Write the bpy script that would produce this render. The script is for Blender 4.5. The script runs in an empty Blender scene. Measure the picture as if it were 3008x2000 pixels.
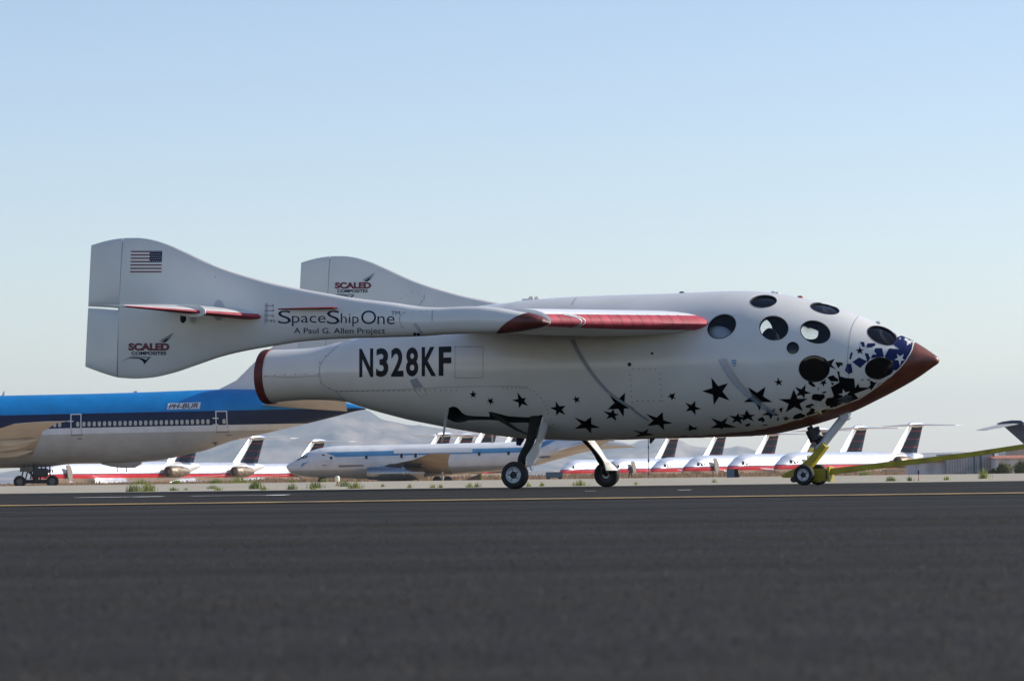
import bpy, bmesh, math, random
from mathutils import Vector, Matrix
from mathutils.bvhtree import BVHTree
R = math.radians
random.seed(7)
S = bpy.context.scene
COL = S.collection

# ------------------------------------------------------------------ camera
F = 10330.0                 # focal length in pixels of a 3008 px wide frame
CAM_H = 0.11
ROLL = 0.0125
PITCH = math.atan(404.0 / F)
cam_d = bpy.data.cameras.new('camera')
cam_d.sensor_width = 36.0
cam_d.lens = F / 3008.0 * 36.0
cam_d.clip_start = 0.2
cam_d.clip_end = 30000
cam_d.dof.use_dof = True
cam_d.dof.focus_distance = 36.0
cam_d.dof.aperture_fstop = 20.0
cam = bpy.data.objects.new('camera', cam_d)
COL.objects.link(cam)
S.camera = cam
C0 = Vector((0, 0, CAM_H))
FWD = Vector((0, math.cos(PITCH), math.sin(PITCH)))
UP0 = Vector((0, -math.sin(PITCH), math.cos(PITCH)))
RX = Vector((1, 0, 0))
R_ = math.cos(ROLL) * RX - math.sin(ROLL) * UP0
U_ = math.sin(ROLL) * RX + math.cos(ROLL) * UP0
m = Matrix.Identity(4)
m.col[0][:3] = R_
m.col[1][:3] = U_
m.col[2][:3] = -FWD
m.col[3][:3] = C0
cam.matrix_world = m

# ------------------------------------------------------------------ light
SUN_EL, SUN_AZ = R(31), R(78)     # azimuth measured from +Y (away from camera) towards +X
sunv = Vector((math.sin(SUN_AZ) * math.cos(SUN_EL), math.cos(SUN_AZ) * math.cos(SUN_EL), math.sin(SUN_EL)))
ld = bpy.data.lights.new('sun', 'SUN')
ld.energy = 5.0
ld.angle = R(0.53)
ld.color = (1.0, 0.94, 0.85)
lo = bpy.data.objects.new('sun', ld)
COL.objects.link(lo)
lo.rotation_euler = sunv.to_track_quat('Z', 'Y').to_euler()
lo.location = (0, 0, 60)
w = bpy.data.worlds.new('World')
S.world = w
w.use_nodes = True
nt = w.node_tree
for n in list(nt.nodes):
    nt.nodes.remove(n)
out = nt.nodes.new('ShaderNodeOutputWorld')
bg = nt.nodes.new('ShaderNodeBackground')
sk = nt.nodes.new('ShaderNodeTexSky')
sk.sky_type = 'NISHITA'
sk.sun_disc = False
sk.sun_elevation = SUN_EL
sk.sun_rotation = SUN_AZ
sk.altitude = 800
sk.air_density = 1.0
sk.dust_density = 0.6
sk.ozone_density = 1.5
bg.inputs['Strength'].default_value = 0.139
air_tint = nt.nodes.new('ShaderNodeMix')       # dry dusty morning air: a touch less green than the clear-sky model
air_tint.data_type = 'RGBA'
air_tint.blend_type = 'MULTIPLY'
air_tint.inputs[0].default_value = 1.0
nt.links.new(sk.outputs[0], air_tint.inputs[6])
air_tint.inputs[7].default_value = (1.02, 0.965, 1.005, 1)
nt.links.new(air_tint.outputs[2], bg.inputs['Color'])
nt.links.new(bg.outputs[0], out.inputs['Surface'])
vs = S.view_settings
vs.view_transform = 'Standard'
vs.look = 'None'
vs.gamma = 1
vs.exposure = 0.18
S.cycles.max_bounces = 8
S.cycles.transparent_max_bounces = 16
S.cycles.volume_bounces = 0

# ------------------------------------------------------------------ pixel <-> place helpers
def ray(px, py):
    cx = (px - 1504.0) / F
    cy = (1000.0 - py) / F
    return (FWD + R_ * cx + U_ * cy)
def WP(px, py, Y):
    d = ray(px, py)
    return C0 + d * (Y / d.y)
def gx(px, Y):
    """x of a thing standing on the ground at distance Y"""
    return WP(px, 1404 - 0.0125 * (px - 1504), Y).x

TH = R(21.7)
D0 = 36.0
AX_U = Vector((math.cos(TH), -math.sin(TH), 0))
AX_V = Vector((math.sin(TH), math.cos(TH), 0))
ORG = Vector((0, D0, 0))
def to_local(p):
    q = p - ORG
    return Vector((q.dot(AX_U), q.dot(AX_V), q.z))
def dir_local(d):
    return Vector((d.dot(AX_U), d.dot(AX_V), d.z))
CL = to_local(C0)
def L(px, py, v=0.0):
    d = dir_local(ray(px, py))
    t = (v - CL.y) / d.y
    return CL + d * t

def interp(tab, x):
    """monotone cubic interpolation through a table of (x, y)"""
    n = len(tab)
    if x <= tab[0][0]:
        return tab[0][1]
    if x >= tab[-1][0]:
        return tab[-1][1]
    h = [tab[i + 1][0] - tab[i][0] for i in range(n - 1)]
    dl = [(tab[i + 1][1] - tab[i][1]) / h[i] for i in range(n - 1)]
    def slope(i):
        if i == 0:
            return dl[0]
        if i == n - 1:
            return dl[-1]
        if dl[i - 1] * dl[i] <= 0:
            return 0.0
        w1 = 2 * h[i] + h[i - 1]
        w2 = h[i] + 2 * h[i - 1]
        return (w1 + w2) / (w1 / dl[i - 1] + w2 / dl[i])
    for i in range(n - 1):
        if x <= tab[i + 1][0]:
            t = (x - tab[i][0]) / h[i]
            a, b = tab[i][1], tab[i + 1][1]
            m0, m1 = slope(i) * h[i], slope(i + 1) * h[i]
            return (2*t**3 - 3*t**2 + 1) * a + (t**3 - 2*t**2 + t) * m0 + (-2*t**3 + 3*t**2) * b + (t**3 - t**2) * m1
    return tab[-1][1]

# ------------------------------------------------------------------ materials
def new_mat(name):
    mt = bpy.data.materials.new(name)
    mt.use_nodes = True
    return mt, mt.node_tree, mt.node_tree.nodes['Principled BSDF']
def pmat(name, col, rough=0.5, metal=0.0, spec=0.5, var=0.0, scale=6.0, coat=0.0, bump=0.0, bscale=40.0):
    mt, t, b = new_mat(name)
    b.inputs['Base Color'].default_value = (*col, 1)
    b.inputs['Roughness'].default_value = rough
    b.inputs['Metallic'].default_value = metal
    b.inputs['Specular IOR Level'].default_value = spec
    if coat:
        b.inputs['Coat Weight'].default_value = coat
        b.inputs['Coat Roughness'].default_value = 0.08
    tc = t.nodes.new('ShaderNodeTexCoord')
    if var:
        nz = t.nodes.new('ShaderNodeTexNoise')
        nz.inputs['Scale'].default_value = scale
        nz.inputs['Detail'].default_value = 6
        t.links.new(tc.outputs['Object'], nz.inputs['Vector'])
        rp = t.nodes.new('ShaderNodeValToRGB')
        rp.color_ramp.elements[0].position = 0.3
        rp.color_ramp.elements[1].position = 0.7
        rp.color_ramp.elements[0].color = (*[c * (1 - var) for c in col], 1)
        rp.color_ramp.elements[1].color = (*[min(1, c * (1 + var * 0.6)) for c in col], 1)
        t.links.new(nz.outputs[0], rp.inputs[0])
        t.links.new(rp.outputs[0], b.inputs['Base Color'])
    if bump:
        nb = t.nodes.new('ShaderNodeTexNoise')
        nb.inputs['Scale'].default_value = bscale
        nb.inputs['Detail'].default_value = 4
        t.links.new(tc.outputs['Object'], nb.inputs['Vector'])
        bn = t.nodes.new('ShaderNodeBump')
        bn.inputs['Strength'].default_value = bump
        bn.inputs['Distance'].default_value = 0.01
        t.links.new(nb.outputs[0], bn.inputs['Height'])
        t.links.new(bn.outputs[0], b.inputs['Normal'])
    return mt
def zbands(name, bands, top, rough=0.35, metal=0.0, spec=0.5, slope=0.0, curve=None, coat=0.0, rough_noise=False, metals=None):
    """colour by height in the object's own space: bands = [(z_top, colour), ...] from the bottom up"""
    mt, t, b = new_mat(name)
    b.inputs['Roughness'].default_value = rough
    b.inputs['Metallic'].default_value = metal
    b.inputs['Specular IOR Level'].default_value = spec
    if coat:
        b.inputs['Coat Weight'].default_value = coat
    tc = t.nodes.new('ShaderNodeTexCoord')
    sx = t.nodes.new('ShaderNodeSeparateXYZ')
    t.links.new(tc.outputs['Object'], sx.inputs[0])
    def math_n(op, a, bb):
        n = t.nodes.new('ShaderNodeMath')
        n.operation = op
        for i, q in enumerate((a, bb)):
            if isinstance(q, (int, float)):
                n.inputs[i].default_value = q
            else:
                t.links.new(q, n.inputs[i])
        return n.outputs[0]
    z = sx.outputs[2]
    if slope:
        z = math_n('SUBTRACT', z, math_n('MULTIPLY', sx.outputs[0], slope))
    if curve:                       # (x0, x1, rise): height of the pattern rises smoothly between x0 and x1
        mr = t.nodes.new('ShaderNodeMapRange')
        mr.interpolation_type = 'SMOOTHERSTEP'
        mr.inputs[1].default_value = curve[0]
        mr.inputs[2].default_value = curve[1]
        mr.inputs[3].default_value = 0
        mr.inputs[4].default_value = curve[2]
        t.links.new(sx.outputs[0], mr.inputs[0])
        z = math_n('SUBTRACT', z, mr.outputs[0])
    cur = None
    mcur = None
    rgb = t.nodes.new('ShaderNodeRGB')
    rgb.outputs[0].default_value = (*top, 1)
    cur = rgb.outputs[0]
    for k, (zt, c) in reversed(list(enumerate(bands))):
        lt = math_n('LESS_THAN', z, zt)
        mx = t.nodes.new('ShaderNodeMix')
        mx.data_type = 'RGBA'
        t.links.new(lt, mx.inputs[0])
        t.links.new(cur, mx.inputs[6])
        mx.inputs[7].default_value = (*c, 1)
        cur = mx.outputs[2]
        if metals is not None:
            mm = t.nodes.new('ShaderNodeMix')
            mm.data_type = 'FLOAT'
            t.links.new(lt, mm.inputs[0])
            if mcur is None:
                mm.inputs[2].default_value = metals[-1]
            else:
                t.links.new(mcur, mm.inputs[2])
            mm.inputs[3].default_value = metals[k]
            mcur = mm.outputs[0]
    nz = t.nodes.new('ShaderNodeTexNoise')
    nz.inputs['Scale'].default_value = 0.8
    nz.inputs['Detail'].default_value = 8
    t.links.new(tc.outputs['Object'], nz.inputs['Vector'])
    mr2 = t.nodes.new('ShaderNodeMapRange')
    mr2.inputs[1].default_value = 0.3
    mr2.inputs[2].default_value = 0.7
    mr2.inputs[3].default_value = 0.86
    mr2.inputs[4].default_value = 1.05
    t.links.new(nz.outputs[0], mr2.inputs[0])
    mv = t.nodes.new('ShaderNodeVectorMath')
    mv.operation = 'SCALE'
    t.links.new(cur, mv.inputs[0])
    t.links.new(mr2.outputs[0], mv.inputs['Scale'])
    t.links.new(mv.outputs[0], b.inputs['Base Color'])
    if mcur is not None:
        t.links.new(mcur, b.inputs['Metallic'])
    return mt

M = {}
M['white'] = pmat('white_paint', (0.72, 0.70, 0.65), 0.28, var=0.06, scale=2.5, coat=0.3)
M['dark'] = pmat('dark_interior', (0.018, 0.018, 0.02), 0.8)
M['grey_panel'] = pmat('grey_panel', (0.30, 0.33, 0.36), 0.6)
M['bulkhead'] = pmat('bulkhead_white', (0.62, 0.68, 0.72), 0.6)
M['bay'] = pmat('gear_bay', (0.006, 0.006, 0.006), 0.9)
M['red'] = pmat('red_ablative', (0.42, 0.058, 0.082), 0.62, spec=0.3, var=0.35, scale=5.0)
M['shaded_red'] = pmat('shaded_red_ablative', (0.14, 0.028, 0.020), 0.5, var=0.45, scale=4.0, coat=0.15)  # wing tip red with the shade put into the colour
M['cover'] = pmat('nozzle_cover', (0.115, 0.014, 0.011), 0.6, var=0.35, scale=9)
M['ink'] = pmat('navy_ink', (0.008, 0.011, 0.055), 0.45, spec=0.15)
M['star'] = pmat('star_ink', (0.003, 0.003, 0.005), 0.5, spec=0.12)
M['bluefield'] = pmat('blue_field', (0.006, 0.017, 0.085), 0.45, spec=0.15)
M['maroon'] = pmat('maroon_ink', (0.16, 0.012, 0.03), 0.4)
M['reg'] = pmat('registration_ink', (0.013, 0.012, 0.017), 0.5, spec=0.15)
M['line'] = pmat('panel_line', (0.20, 0.20, 0.21), 0.6)
M['dot'] = pmat('fastener', (0.05, 0.05, 0.05), 0.6)
M['wing_white'] = pmat('wing_white', (0.80, 0.79, 0.77), 0.3, var=0.04, scale=2.5)
M['ribbon'] = pmat('ribbon_ink', (0.44, 0.49, 0.54), 0.4)
M['ribbonblue'] = pmat('ribbon_blue', (0.05, 0.22, 0.50), 0.4)
M['greylogo'] = pmat('logo_grey', (0.30, 0.30, 0.32), 0.5)
M['boss'] = pmat('boss_grey', (0.50, 0.50, 0.51), 0.5)
M['olive'] = pmat('dark_olive_composite', (0.016, 0.019, 0.013), 0.6, spec=0.15, var=0.3, scale=12)
M['tyre'] = pmat('tyre_rubber', (0.014, 0.013, 0.013), 0.75, var=0.3, scale=30)
M['rim'] = pmat('wheel_rim', (0.50, 0.51, 0.52), 0.45, metal=0.3, var=0.2, scale=20)
M['steel'] = pmat('white_strut_paint', (0.62, 0.64, 0.68), 0.35)
M['black'] = pmat('black_metal', (0.012, 0.012, 0.016), 0.5)
M['yellow'] = pmat('yellow_paint', (0.40, 0.315, 0.012), 0.5, var=0.3, scale=10)
M['brass'] = pmat('brass', (0.65, 0.5, 0.12), 0.3, metal=0.8)
def glass(name, tint, gl=0.06):
    mt = bpy.data.materials.new(name)
    mt.use_nodes = True
    t = mt.node_tree
    t.nodes.clear()
    o = t.nodes.new('ShaderNodeOutputMaterial')
    tr = t.nodes.new('ShaderNodeBsdfTransparent')
    tr.inputs[0].default_value = (*tint, 1)
    g = t.nodes.new('ShaderNodeBsdfGlossy')
    g.inputs['Roughness'].default_value = 0.03
    fr = t.nodes.new('ShaderNodeFresnel')
    fr.inputs[0].default_value = 1.6
    mx = t.nodes.new('ShaderNodeMixShader')
    t.links.new(fr.outputs[0], mx.inputs[0])
    t.links.new(tr.outputs[0], mx.inputs[1])
    t.links.new(g.outputs[0], mx.inputs[2])
    t.links.new(mx.outputs[0], o.inputs[0])
    return mt
M['glass'] = glass('clear_glass', (0.93, 0.95, 0.96))

# ------------------------------------------------------------------ mesh helpers
class B:
    def __init__(self, *mats):
        self.bm = bmesh.new()
        self.mats = list(mats)
    def mi(self, mt):
        if mt not in self.mats:
            self.mats.append(mt)
        return self.mats.index(mt)
    def loft(self, rings, mat=0, cap=True, closed=True, matf=None):
        bm = self.bm
        vr = [[bm.verts.new(p) for p in r] for r in rings]
        n = len(rings[0])
        fs = []
        for i in range(len(vr) - 1):
            for j in range(n if closed else n - 1):
                k = (j + 1) % n
                try:
                    f = bm.faces.new((vr[i][j], vr[i][k], vr[i + 1][k], vr[i + 1][j]))
                except ValueError:
                    continue
                f.material_index = matf(i, j) if matf else mat
                fs.append(f)
        if cap and closed:
            for r in (vr[0], vr[-1]):
                try:
                    f = bm.faces.new(r)
                    f.material_index = mat if not matf else matf(0, 0)
                    fs.append(f)
                except ValueError:
                    pass
        bmesh.ops.recalc_face_normals(bm, faces=fs)
        return fs
    def tube(self, pts, rad, seg=10, mat=0, flat=1.0, side=None):
        rings = []
        n = len(pts)
        for i, p in enumerate(pts):
            p = Vector(p)
            d = (Vector(pts[min(i + 1, n - 1)]) - Vector(pts[max(i - 1, 0)])).normalized()
            a = (side or Vector((0, 1, 0)))
            a = (a - d * a.dot(d))
            if a.length < 1e-4:
                a = Vector((1, 0, 0)) - d * d.x
            a.normalize()
            b = d.cross(a)
            r = rad[i] if isinstance(rad, (list, tuple)) else rad
            rings.append([p + a * math.cos(q) * r * flat + b * math.sin(q) * r for q in [2 * math.pi * k / seg for k in range(seg)]])
        return self.loft(rings, mat)
    def revolve(self, prof, c, axis, seg=32, mat=0, matf=None, cap=True):
        c = Vector(c)
        axis = Vector(axis).normalized()
        a = axis.orthogonal().normalized()
        b = axis.cross(a)
        rings = []
        for (r, h) in prof:
            rings.append([c + axis * h + (a * math.cos(q) + b * math.sin(q)) * r for q in [2 * math.pi * k / seg for k in range(seg)]])
        return self.loft(rings, mat, matf=matf, cap=cap)
    def box(self, c, s, rot=None, mat=0, bevel=0.0):
        r = bmesh.ops.create_cube(self.bm, size=1.0)
        vs_ = r['verts']
        mtx = Matrix.Translation(Vector(c)) @ (rot.to_4x4() if rot else Matrix.Identity(4)) @ Matrix.Diagonal((*s, 1))
        bmesh.ops.transform(self.bm, matrix=mtx, verts=vs_)
        fs = set(f for v in vs_ for f in v.link_faces)
        for f in fs:
            f.material_index = mat
        if bevel:
            es = set(e for v in vs_ for e in v.link_edges)
            bmesh.ops.bevel(self.bm, geom=list(es), offset=bevel, segments=2, affect='EDGES')
    def prism(self, pts, off, mat=0):
        off = Vector(off)
        a = [Vector(p) - off * 0.5 for p in pts]
        b = [Vector(p) + off * 0.5 for p in pts]
        return self.loft([a, b], mat)
    def mesh(self, name, smooth=35):
        me = bpy.data.meshes.new(name)
        for f in self.bm.faces:
            f.smooth = smooth > 0
        self.bm.normal_update()
        self.bm.to_mesh(me)
        self.bm.free()
        for mt in self.mats:
            me.materials.append(mt)
        if smooth > 0:
            me.set_sharp_from_angle(angle=R(smooth))
        return me
    def build(self, name, parent=None, smooth=35, loc=None):
        o = bpy.data.objects.new(name, self.mesh(name, smooth))
        COL.objects.link(o)
        if parent:
            o.parent = parent
        if loc is not None:
            o.location = loc
        return o
def tag(o, label=None, cat=None, group=None, kind=None):
    if label: o['label'] = label
    if cat: o['category'] = cat
    if group: o['group'] = group
    if kind: o['kind'] = kind
    return o
def empty(name, loc=(0, 0, 0), rz=0.0, label=None, cat=None, group=None):
    o = bpy.data.objects.new(name, None)
    COL.objects.link(o)
    o.location = loc
    o.rotation_euler = (0, 0, rz)
    o.empty_display_size = 0.3
    return tag(o, label, cat, group)
def copy_tree(o, parent=None):
    c = o.copy()
    COL.objects.link(c)
    if parent:
        c.parent = parent
    for ch in list(o.children):
        copy_tree(ch, c)
    return c
def bvh_of(me):
    bm = bmesh.new()
    bm.from_mesh(me)
    t = BVHTree.FromBMesh(bm)
    bm.free()
    return t
def star5(t):
    """outline of a five pointed star from its five tips"""
    def isec(a, b, c, d):
        (x1, y1), (x2, y2), (x3, y3), (x4, y4) = a, b, c, d
        den = (x1 - x2) * (y3 - y4) - (y1 - y2) * (x3 - x4)
        if abs(den) < 1e-6:
            return ((x1 + x4) / 2, (y1 + y4) / 2)
        q = ((x1 * y2 - y1 * x2) * (x3 - x4) - (x1 - x2) * (x3 * y4 - y3 * x4)) / den
        r = ((x1 * y2 - y1 * x2) * (y3 - y4) - (y1 - y2) * (x3 * y4 - y3 * x4)) / den
        return (q, r)
    o = []
    for i in range(5):
        o.append(t[i])
        o.append(isec(t[i], t[(i + 2) % 5], t[(i - 1) % 5], t[(i + 1) % 5]))
    return o
def Z(x0, y0, s):
    return lambda pts: [(x0 + p[0] * s, y0 + p[1] * s) for p in pts]
K = 600.0 / 1882.0
ZA = Z(200, 660, K)     # survey sheets of the photograph
ZB = Z(740, 720, K)
ZC = Z(1300, 820, K)
ZD = Z(1850, 820, K)
ZE = Z(2250, 820, K)
ZP = Z(2380, 880, 400.0 / 996)
ZN = Z(2440, 900, 340.0 / 1904)
ZW = Z(2060, 840, 420.0 / 2352)
ZG = Z(1280, 1180, 360.0 / 2091)
ZT = Z(2180, 1200, 300.0 / 1960)

def cut_grid(bm2, step, x0, x1, y0, y1):
    x = math.floor(x0 / step) * step
    while x < x1:
        bmesh.ops.bisect_plane(bm2, geom=bm2.verts[:] + bm2.edges[:] + bm2.faces[:], plane_co=(x, 0, 0), plane_no=(1, 0, 0))
        x += step
    y = math.floor(y0 / step) * step
    while y < y1:
        bmesh.ops.bisect_plane(bm2, geom=bm2.verts[:] + bm2.edges[:] + bm2.faces[:], plane_co=(0, y, 0), plane_no=(0, 1, 0))
        y += step
def lay(bb, bm2, bvh, off, mat, step=10):
    """lay a flat drawing (bm2, survey pixels) onto a surface of the ship as a thin skin"""
    vs2 = bm2.verts[:]
    if not vs2:
        return
    bm2.normal_update()
    bmesh.ops.triangulate(bm2, faces=bm2.faces[:])
    xs = [v.co.x for v in vs2]
    ys = [v.co.y for v in vs2]
    cut_grid(bm2, step, min(xs), max(xs), min(ys), max(ys))
    mp = {}
    mid = bb.mi(mat)
    for v in bm2.verts:
        d = dir_local(ray(v.co.x, v.co.y)).normalized()
        hit, nrm, _, _ = bvh.ray_cast(CL, d)
        if hit is None:
            mp[v.index] = None
            continue
        if nrm.dot(d) > 0:
            nrm = -nrm
        mp[v] = bb.bm.verts.new(hit + nrm * off)
    for f in bm2.faces:
        vv = [mp.get(v) for v in f.verts]
        if any(q is None for q in vv):
            continue
        try:
            nf = bb.bm.faces.new(vv)
        except ValueError:
            continue
        nf.material_index = mid
        nf.normal_update()
        if nf.normal.dot(vv[0].co - CL) > 0:
            nf.normal_flip()
    bm2.free()
def poly2(pts):
    bm2 = bmesh.new()
    bm2.faces.new([bm2.verts.new((p[0], p[1], 0)) for p in pts])
    return bm2
def decal(bb, pts, bvh, off=0.003, mat=None, step=10):
    lay(bb, poly2(pts), bvh, off, mat, step)
def stroke(bb, pts, wd, bvh, off=0.003, mat=None):
    n = len(pts)
    l, r = [], []
    for i in range(n):
        a = Vector((*pts[max(0, i - 1)], 0))
        b = Vector((*pts[min(n - 1, i + 1)], 0))
        d = (b - a).normalized()
        nn = Vector((-d.y, d.x, 0))
        ww = wd[i] if isinstance(wd, (list, tuple)) else wd
        p = Vector((*pts[i], 0))
        l.append((p + nn * ww / 2)[:2])
        r.append((p - nn * ww / 2)[:2])
    bm2 = bmesh.new()
    a = [bm2.verts.new((*p, 0)) for p in l]
    b = [bm2.verts.new((*p, 0)) for p in r]
    for i in range(n - 1):
        bm2.faces.new((a[i], a[i + 1], b[i + 1], b[i]))
    lay(bb, bm2, bvh, off, mat, 10)
def smooth_path(pts, n=6):
    o = []
    for i in range(len(pts) - 1):
        p0 = pts[max(i - 1, 0)]; p1 = pts[i]; p2 = pts[i + 1]; p3 = pts[min(i + 2, len(pts) - 1)]
        for k in range(n):
            t = k / n
            o.append(tuple(0.5 * (2 * p1[c] + (p2[c] - p0[c]) * t + (2 * p0[c] - 5 * p1[c] + 4 * p2[c] - p3[c]) * t * t + (3 * p1[c] - p0[c] - 3 * p2[c] + p3[c]) * t ** 3) for c in range(len(p1))))
    o.append(tuple(pts[-1]))
    return o
def text2(txt, quad, bold=0.0, shear=0.0, res=4):
    """lettering as a flat drawing filling the four corners TL, TR, BR, BL"""
    cu = bpy.data.curves.new('lettering', 'FONT')
    cu.body = txt
    cu.offset = bold
    cu.shear = shear
    cu.resolution_u = res
    o = bpy.data.objects.new('lettering', cu)
    COL.objects.link(o)
    dg = bpy.context.evaluated_depsgraph_get()
    dg.update()
    me = bpy.data.meshes.new_from_object(o.evaluated_get(dg))
    bm2 = bmesh.new()
    bm2.from_mesh(me)
    bpy.data.objects.remove(o)
    bpy.data.meshes.remove(me)
    bpy.data.curves.remove(cu)
    xs = [v.co.x for v in bm2.verts]
    ys = [v.co.y for v in bm2.verts]
    x0, x1, y0, y1 = min(xs), max(xs), min(ys), max(ys)
    tl, tr, br, bl = [Vector((*q, 0)) for q in quad]
    for v in bm2.verts:
        s = (v.co.x - x0) / (x1 - x0)
        t = (v.co.y - y0) / (y1 - y0)
        v.co = (bl * (1 - s) + br * s) * (1 - t) + (tl * (1 - s) + tr * s) * t
    return bm2
def rect4(x0, y0, x1, y1):
    return [(x0, y0), (x1, y0), (x1, y1), (x0, y1)]

# ================================================================== setting
def grid_mesh(xs, ys, zf):
    bm = bmesh.new()
    vv = [[bm.verts.new((x, y, zf(x, y))) for x in xs] for y in ys]
    for i in range(len(ys) - 1):
        for j in range(len(xs) - 1):
            bm.faces.new((vv[i][j], vv[i][j + 1], vv[i + 1][j + 1], vv[i + 1][j]))
    return bm
def from_bm(bm, name, mat, smooth=True):
    me = bpy.data.meshes.new(name)
    for f in bm.faces:
        f.smooth = smooth
    bm.to_mesh(me)
    bm.free()
    me.materials.append(mat)
    o = bpy.data.objects.new(name, me)
    COL.objects.link(o)
    return o
GZ = [(-60, 0), (250, 0), (380, -0.3), (470, -1.65), (900, -1.9), (20000, -14)]
def gz(y):
    for i in range(len(GZ) - 1):
        if y <= GZ[i + 1][0]:
            t = (y - GZ[i][0]) / (GZ[i + 1][0] - GZ[i][0])
            return GZ[i][1] * (1 - t) + GZ[i + 1][1] * t
    return GZ[-1][1]

def ground_mat():
    mt, t, b = new_mat('dry_dirt')
    b.inputs['Roughness'].default_value = 0.95
    b.inputs['Specular IOR Level'].default_value = 0.1
    tc = t.nodes.new('ShaderNodeTexCoord')
    cols = []
    for sc, det in ((0.55, 9), (9.0, 5)):
        nz = t.nodes.new('ShaderNodeTexNoise')
        nz.inputs['Scale'].default_value = sc
        nz.inputs['Detail'].default_value = det
        t.links.new(tc.outputs['Object'], nz.inputs['Vector'])
        cols.append(nz.outputs[0])
    mx = t.nodes.new('ShaderNodeMath')
    mx.operation = 'ADD'
    t.links.new(cols[0], mx.inputs[0])
    t.links.new(cols[1], mx.inputs[1])
    rp = t.nodes.new('ShaderNodeValToRGB')
    e = rp.color_ramp.elements
    e[0].position = 0.36; e[0].color = (0.24, 0.215, 0.165, 1)
    e[1].position = 0.62; e[1].color = (0.46, 0.415, 0.335, 1)
    mul = t.nodes.new('ShaderNodeMath')
    mul.operation = 'MULTIPLY'
    mul.inputs[1].default_value = 0.5
    t.links.new(mx.outputs[0], mul.inputs[0])
    t.links.new(mul.outputs[0], rp.inputs[0])
    # far ground is browner scrub land
    sx = t.nodes.new('ShaderNodeSeparateXYZ')
    t.links.new(tc.outputs['Object'], sx.inputs[0])
    mr = t.nodes.new('ShaderNodeMapRange')
    mr.inputs[1].default_value = 180
    mr.inputs[2].default_value = 420
    t.links.new(sx.outputs[1], mr.inputs[0])
    m2 = t.nodes.new('ShaderNodeMix')
    m2.data_type = 'RGBA'
    t.links.new(mr.outputs[0], m2.inputs[0])
    t.links.new(rp.outputs[0], m2.inputs[6])
    m2.inputs[7].default_value = (0.38, 0.27, 0.17, 1)
    t.links.new(m2.outputs[2], b.inputs['Base Color'])
    bn = t.nodes.new('ShaderNodeBump')
    bn.inputs['Strength'].default_value = 0.6
    bn.inputs['Distance'].default_value = 0.03
    t.links.new(cols[1], bn.inputs['Height'])
    t.links.new(bn.outputs[0], b.inputs['Normal'])
    return mt
ys = [-60, 0, 30, 40, 45, 60, 90, 130, 180, 250, 300, 340, 380, 410, 440, 470, 600, 900, 1500, 3000, 6000, 12000, 19000]
xs = [-12000, -4000, -900, -400, -150, -60, -20, 0, 20, 60, 150, 400, 900, 4000, 12000]
ground = from_bm(grid_mesh(xs, ys, lambda x, y: gz(y)), 'ground', ground_mat())
tag(ground, kind='structure')

def asphalt_mat():
    mt, t, b = new_mat('asphalt')
    tc = t.nodes.new('ShaderNodeTexCoord')
    def noise(scale, detail, rough=0.6, sx=1.0, sy=1.0):
        mp = t.nodes.new('ShaderNodeMapping')
        mp.inputs['Scale'].default_value = (sx, sy, 1)
        t.links.new(tc.outputs['Object'], mp.inputs[0])
        nz = t.nodes.new('ShaderNodeTexNoise')
        nz.inputs['Scale'].default_value = scale
        nz.inputs['Detail'].default_value = detail
        nz.inputs['Roughness'].default_value = rough
        t.links.new(mp.outputs[0], nz.inputs['Vector'])
        return nz.outputs[0]
    def ramp(s, a, b_, c0, c1):
        r = t.nodes.new('ShaderNodeMapRange')
        r.inputs[1].default_value = a
        r.inputs[2].default_value = b_
        r.inputs[3].default_value = c0
        r.inputs[4].default_value = c1
        t.links.new(s, r.inputs[0])
        return r.outputs[0]
    def mul(a, b_):
        n = t.nodes.new('ShaderNodeMath')
        n.operation = 'MULTIPLY'
        t.links.new(a, n.inputs[0]); t.links.new(b_, n.inputs[1])
        return n.outputs[0]
    band = ramp(noise(1.0, 7, 0.72, 0.035, 1.0), 0.3, 0.7, 0.60, 1.36)
    band = mul(band, ramp(noise(1.0, 4, 0.6, 0.02, 3.2), 0.3, 0.7, 0.86, 1.14))
    patch = ramp(noise(0.5, 5, 0.6), 0.3, 0.7, 0.85, 1.15)
    grain = ramp(noise(110, 6, 0.8), 0.32, 0.70, 0.35, 1.85)
    vor = t.nodes.new('ShaderNodeTexVoronoi')
    vor.inputs['Scale'].default_value = 110
    t.links.new(tc.outputs['Object'], vor.inputs['Vector'])
    chip = ramp(vor.outputs['Color'], 0.86, 0.99, 1.0, 3.4)
    f = mul(mul(mul(band, patch), grain), chip)
    base = t.nodes.new('ShaderNodeRGB')
    base.outputs[0].default_value = (0.0275, 0.0252, 0.0216, 1)
    sc = t.nodes.new('ShaderNodeVectorMath')
    sc.operation = 'SCALE'
    t.links.new(base.outputs[0], sc.inputs[0])
    t.links.new(f, sc.inputs['Scale'])
    t.links.new(sc.outputs[0], b.inputs['Base Color'])
    b.inputs['Specular IOR Level'].default_value = 0.06
    rr = ramp(noise(1.0, 5, 0.65, 0.04, 0.7), 0.3, 0.7, 1.0, 0.55)
    t.links.new(rr, b.inputs['Roughness'])
    bn = t.nodes.new('ShaderNodeBump')
    bn.inputs['Strength'].default_value = 0.75
    bn.inputs['Distance'].default_value = 0.004
    t.links.new(noise(120, 3, 0.6), bn.inputs['Height'])
    t.links.new(bn.outputs[0], b.inputs['Normal'])
    return mt
xs = [-160 + 2 * i for i in range(161)]
edge = lambda x: 41.0 + 0.35 * math.sin(x * 0.31) + 0.2 * math.sin(x * 1.1 + 1) + 0.12 * math.sin(x * 2.7)
bm = bmesh.new()
rows = []
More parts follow.
